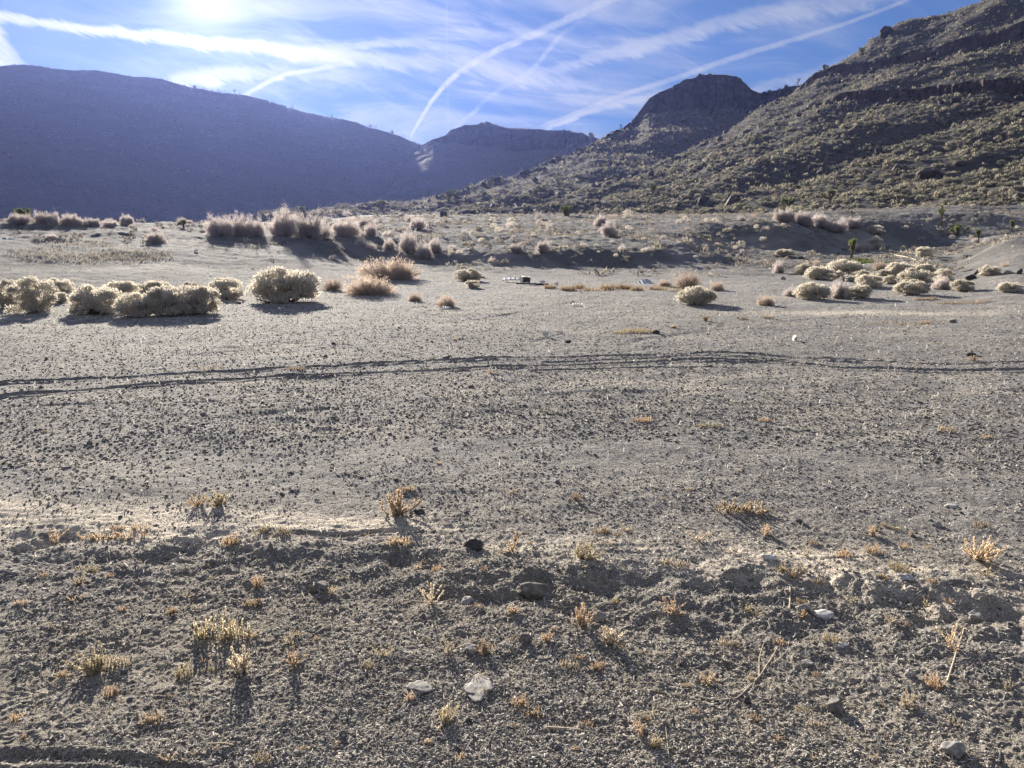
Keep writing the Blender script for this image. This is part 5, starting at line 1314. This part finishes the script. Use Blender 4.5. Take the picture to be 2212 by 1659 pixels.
# ------------------------------------------------------------------ dumped boards and scraps
M_BOARD = mat_plain('weathered_white_board', (.55, .53, .50), .6, 9, .2)
M_TAR = mat_plain('dark_scrap', (.05, .05, .055), .6, 14, .3)
M_METAL = mat_plain('dull_sheet_metal', (.40, .42, .43), .45, 8, .2, .5)
def board(X, Y, wpx, dm, th, mat, label, name, rz=0.0, tilt=(0, 0), warp=.0, cat='board', z=0):
    import bmesh
    p, k = land(X, Y); W = wpx / F * k; bm_ = bmesh.new()
    bmesh.ops.create_grid(bm_, x_segments=14, y_segments=4, size=.5)
    rr = np.random.default_rng(int(X))
    for v in bm_.verts:
        x, y = v.co.x, v.co.y; e = 1 + .06 * math.sin(x * 23 + y * 5) * (abs(y) > .4)
        v.co = (x * W, y * dm * e, warp * math.sin(x * 4.3 + 1) * .5 + .01 * math.sin(x * 31))
    g_ = bmesh.ops.extrude_face_region(bm_, geom=bm_.faces[:]); bmesh.ops.translate(bm_, verts=[v for v in g_['geom'] if isinstance(v, bmesh.types.BMVert)], vec=(0, 0, th))
    bmesh.ops.recalc_face_normals(bm_, faces=bm_.faces[:])
    me = bpy.data.meshes.new(name); bm_.to_mesh(me); bm_.free(); me.materials.append(mat)
    o = bpy.data.objects.new(name, me); COL.objects.link(o); o.location = (p.x, p.y, p.z + .02 + z); o.rotation_euler = (tilt[0], tilt[1], rz)
    return tag(o, label, cat)
board(1108, 609, 48, .30, .03, M_BOARD, 'white weathered board lying on the flat at the centre, its left end raised', 'wooden_board', .05, (.16, .06), .05, z=.05)
board(1150, 616, 70, .16, .05, M_TAR, 'long dark beam under the white board', 'wooden_beam', -.05, (0, .03))
board(1134, 611, 17, .30, .20, M_TAR, 'dark box shaped scrap at the right end of the white board', 'scrap_block', .3, (0, .1), .0, 'scrap')
board(1030, 602, 36, .06, .05, M_TAR, 'thin dark pole on the ground beside the small cream bushes', 'pole', -.25, (0, .02), 0, 'pole')
board(962, 669, 24, .10, .02, M_BOARD, 'short pale board at the foot of the rusty brown bush', 'wooden_board', -.12, (.1, .03))
board(1392, 612, 32, .35, .015, M_METAL, 'crumpled grey sheet lying behind the dry grass strip', 'metal_sheet', .1, (.35, .02), .12, 'sheet')
board(1247, 661 + 0, 24, .05, .02, M_METAL, 'thin grey slat lying on the plain right of centre', 'metal_strip', -.05, (.05, 0), 0, 'strip')
for X, Y, w, m_, lb in [(9, 518, 6, 'b', 'tiny blue scrap on the left mound face'), (24, 519, 14, 'w', 'thin white scrap on the left mound face'), (424, 545, 7, 'w', 'small white scrap on bare soil left of the brown clump'),
        (1202, 616, 7, 'w', 'tiny white scrap right of the dark beam'), (1172, 601 + 10, 8, 'w', 'small white can like scrap by the end of the beam'), (1178, 728, 8, 'w', 'white scrap on the faint rut right of centre'), (1716, 738, 6, 'w', 'small white scrap lying alone on the plain at right')]:
    mm = M_BOARD if m_ == 'w' else mat_plain('blue_plastic', (.10, .35, .60), .4)
    board(X, Y, w, .10, .05, mm, lb, 'litter_scrap', random.uniform(-.5, .5), (.12, .1), .02, 'litter')

# ------------------------------------------------------------------ haze, added mostly to stand in for the sun's glare over the left hill
def haze_box():
    import bmesh
    me = bpy.data.meshes.new('haze'); bm_ = bmesh.new(); bmesh.ops.create_cube(bm_, size=1.0)
    for v in bm_.verts: v.co = (v.co.x * 1900, v.co.y * 1500 + 250, (v.co.z + .5) * 240 - 12)
    bm_.to_mesh(me); bm_.free(); o = bpy.data.objects.new('haze', me); COL.objects.link(o); o['kind'] = 'stuff'
    m = bpy.data.materials.new('haze'); m.use_nodes = True; nt = m.node_tree; nt.nodes.clear()
    v = nt.nodes.new('ShaderNodeVolumePrincipled'); v.inputs['Density'].default_value = HAZE; v.inputs['Color'].default_value = (.30, .40, 1.0, 1)
    v.inputs['Anisotropy'].default_value = .60
    q = nt.nodes.new('ShaderNodeOutputMaterial'); nt.links.new(v.outputs[0], q.inputs['Volume']); me.materials.append(m)
    return o
HAZE = 0.00009
haze_box()
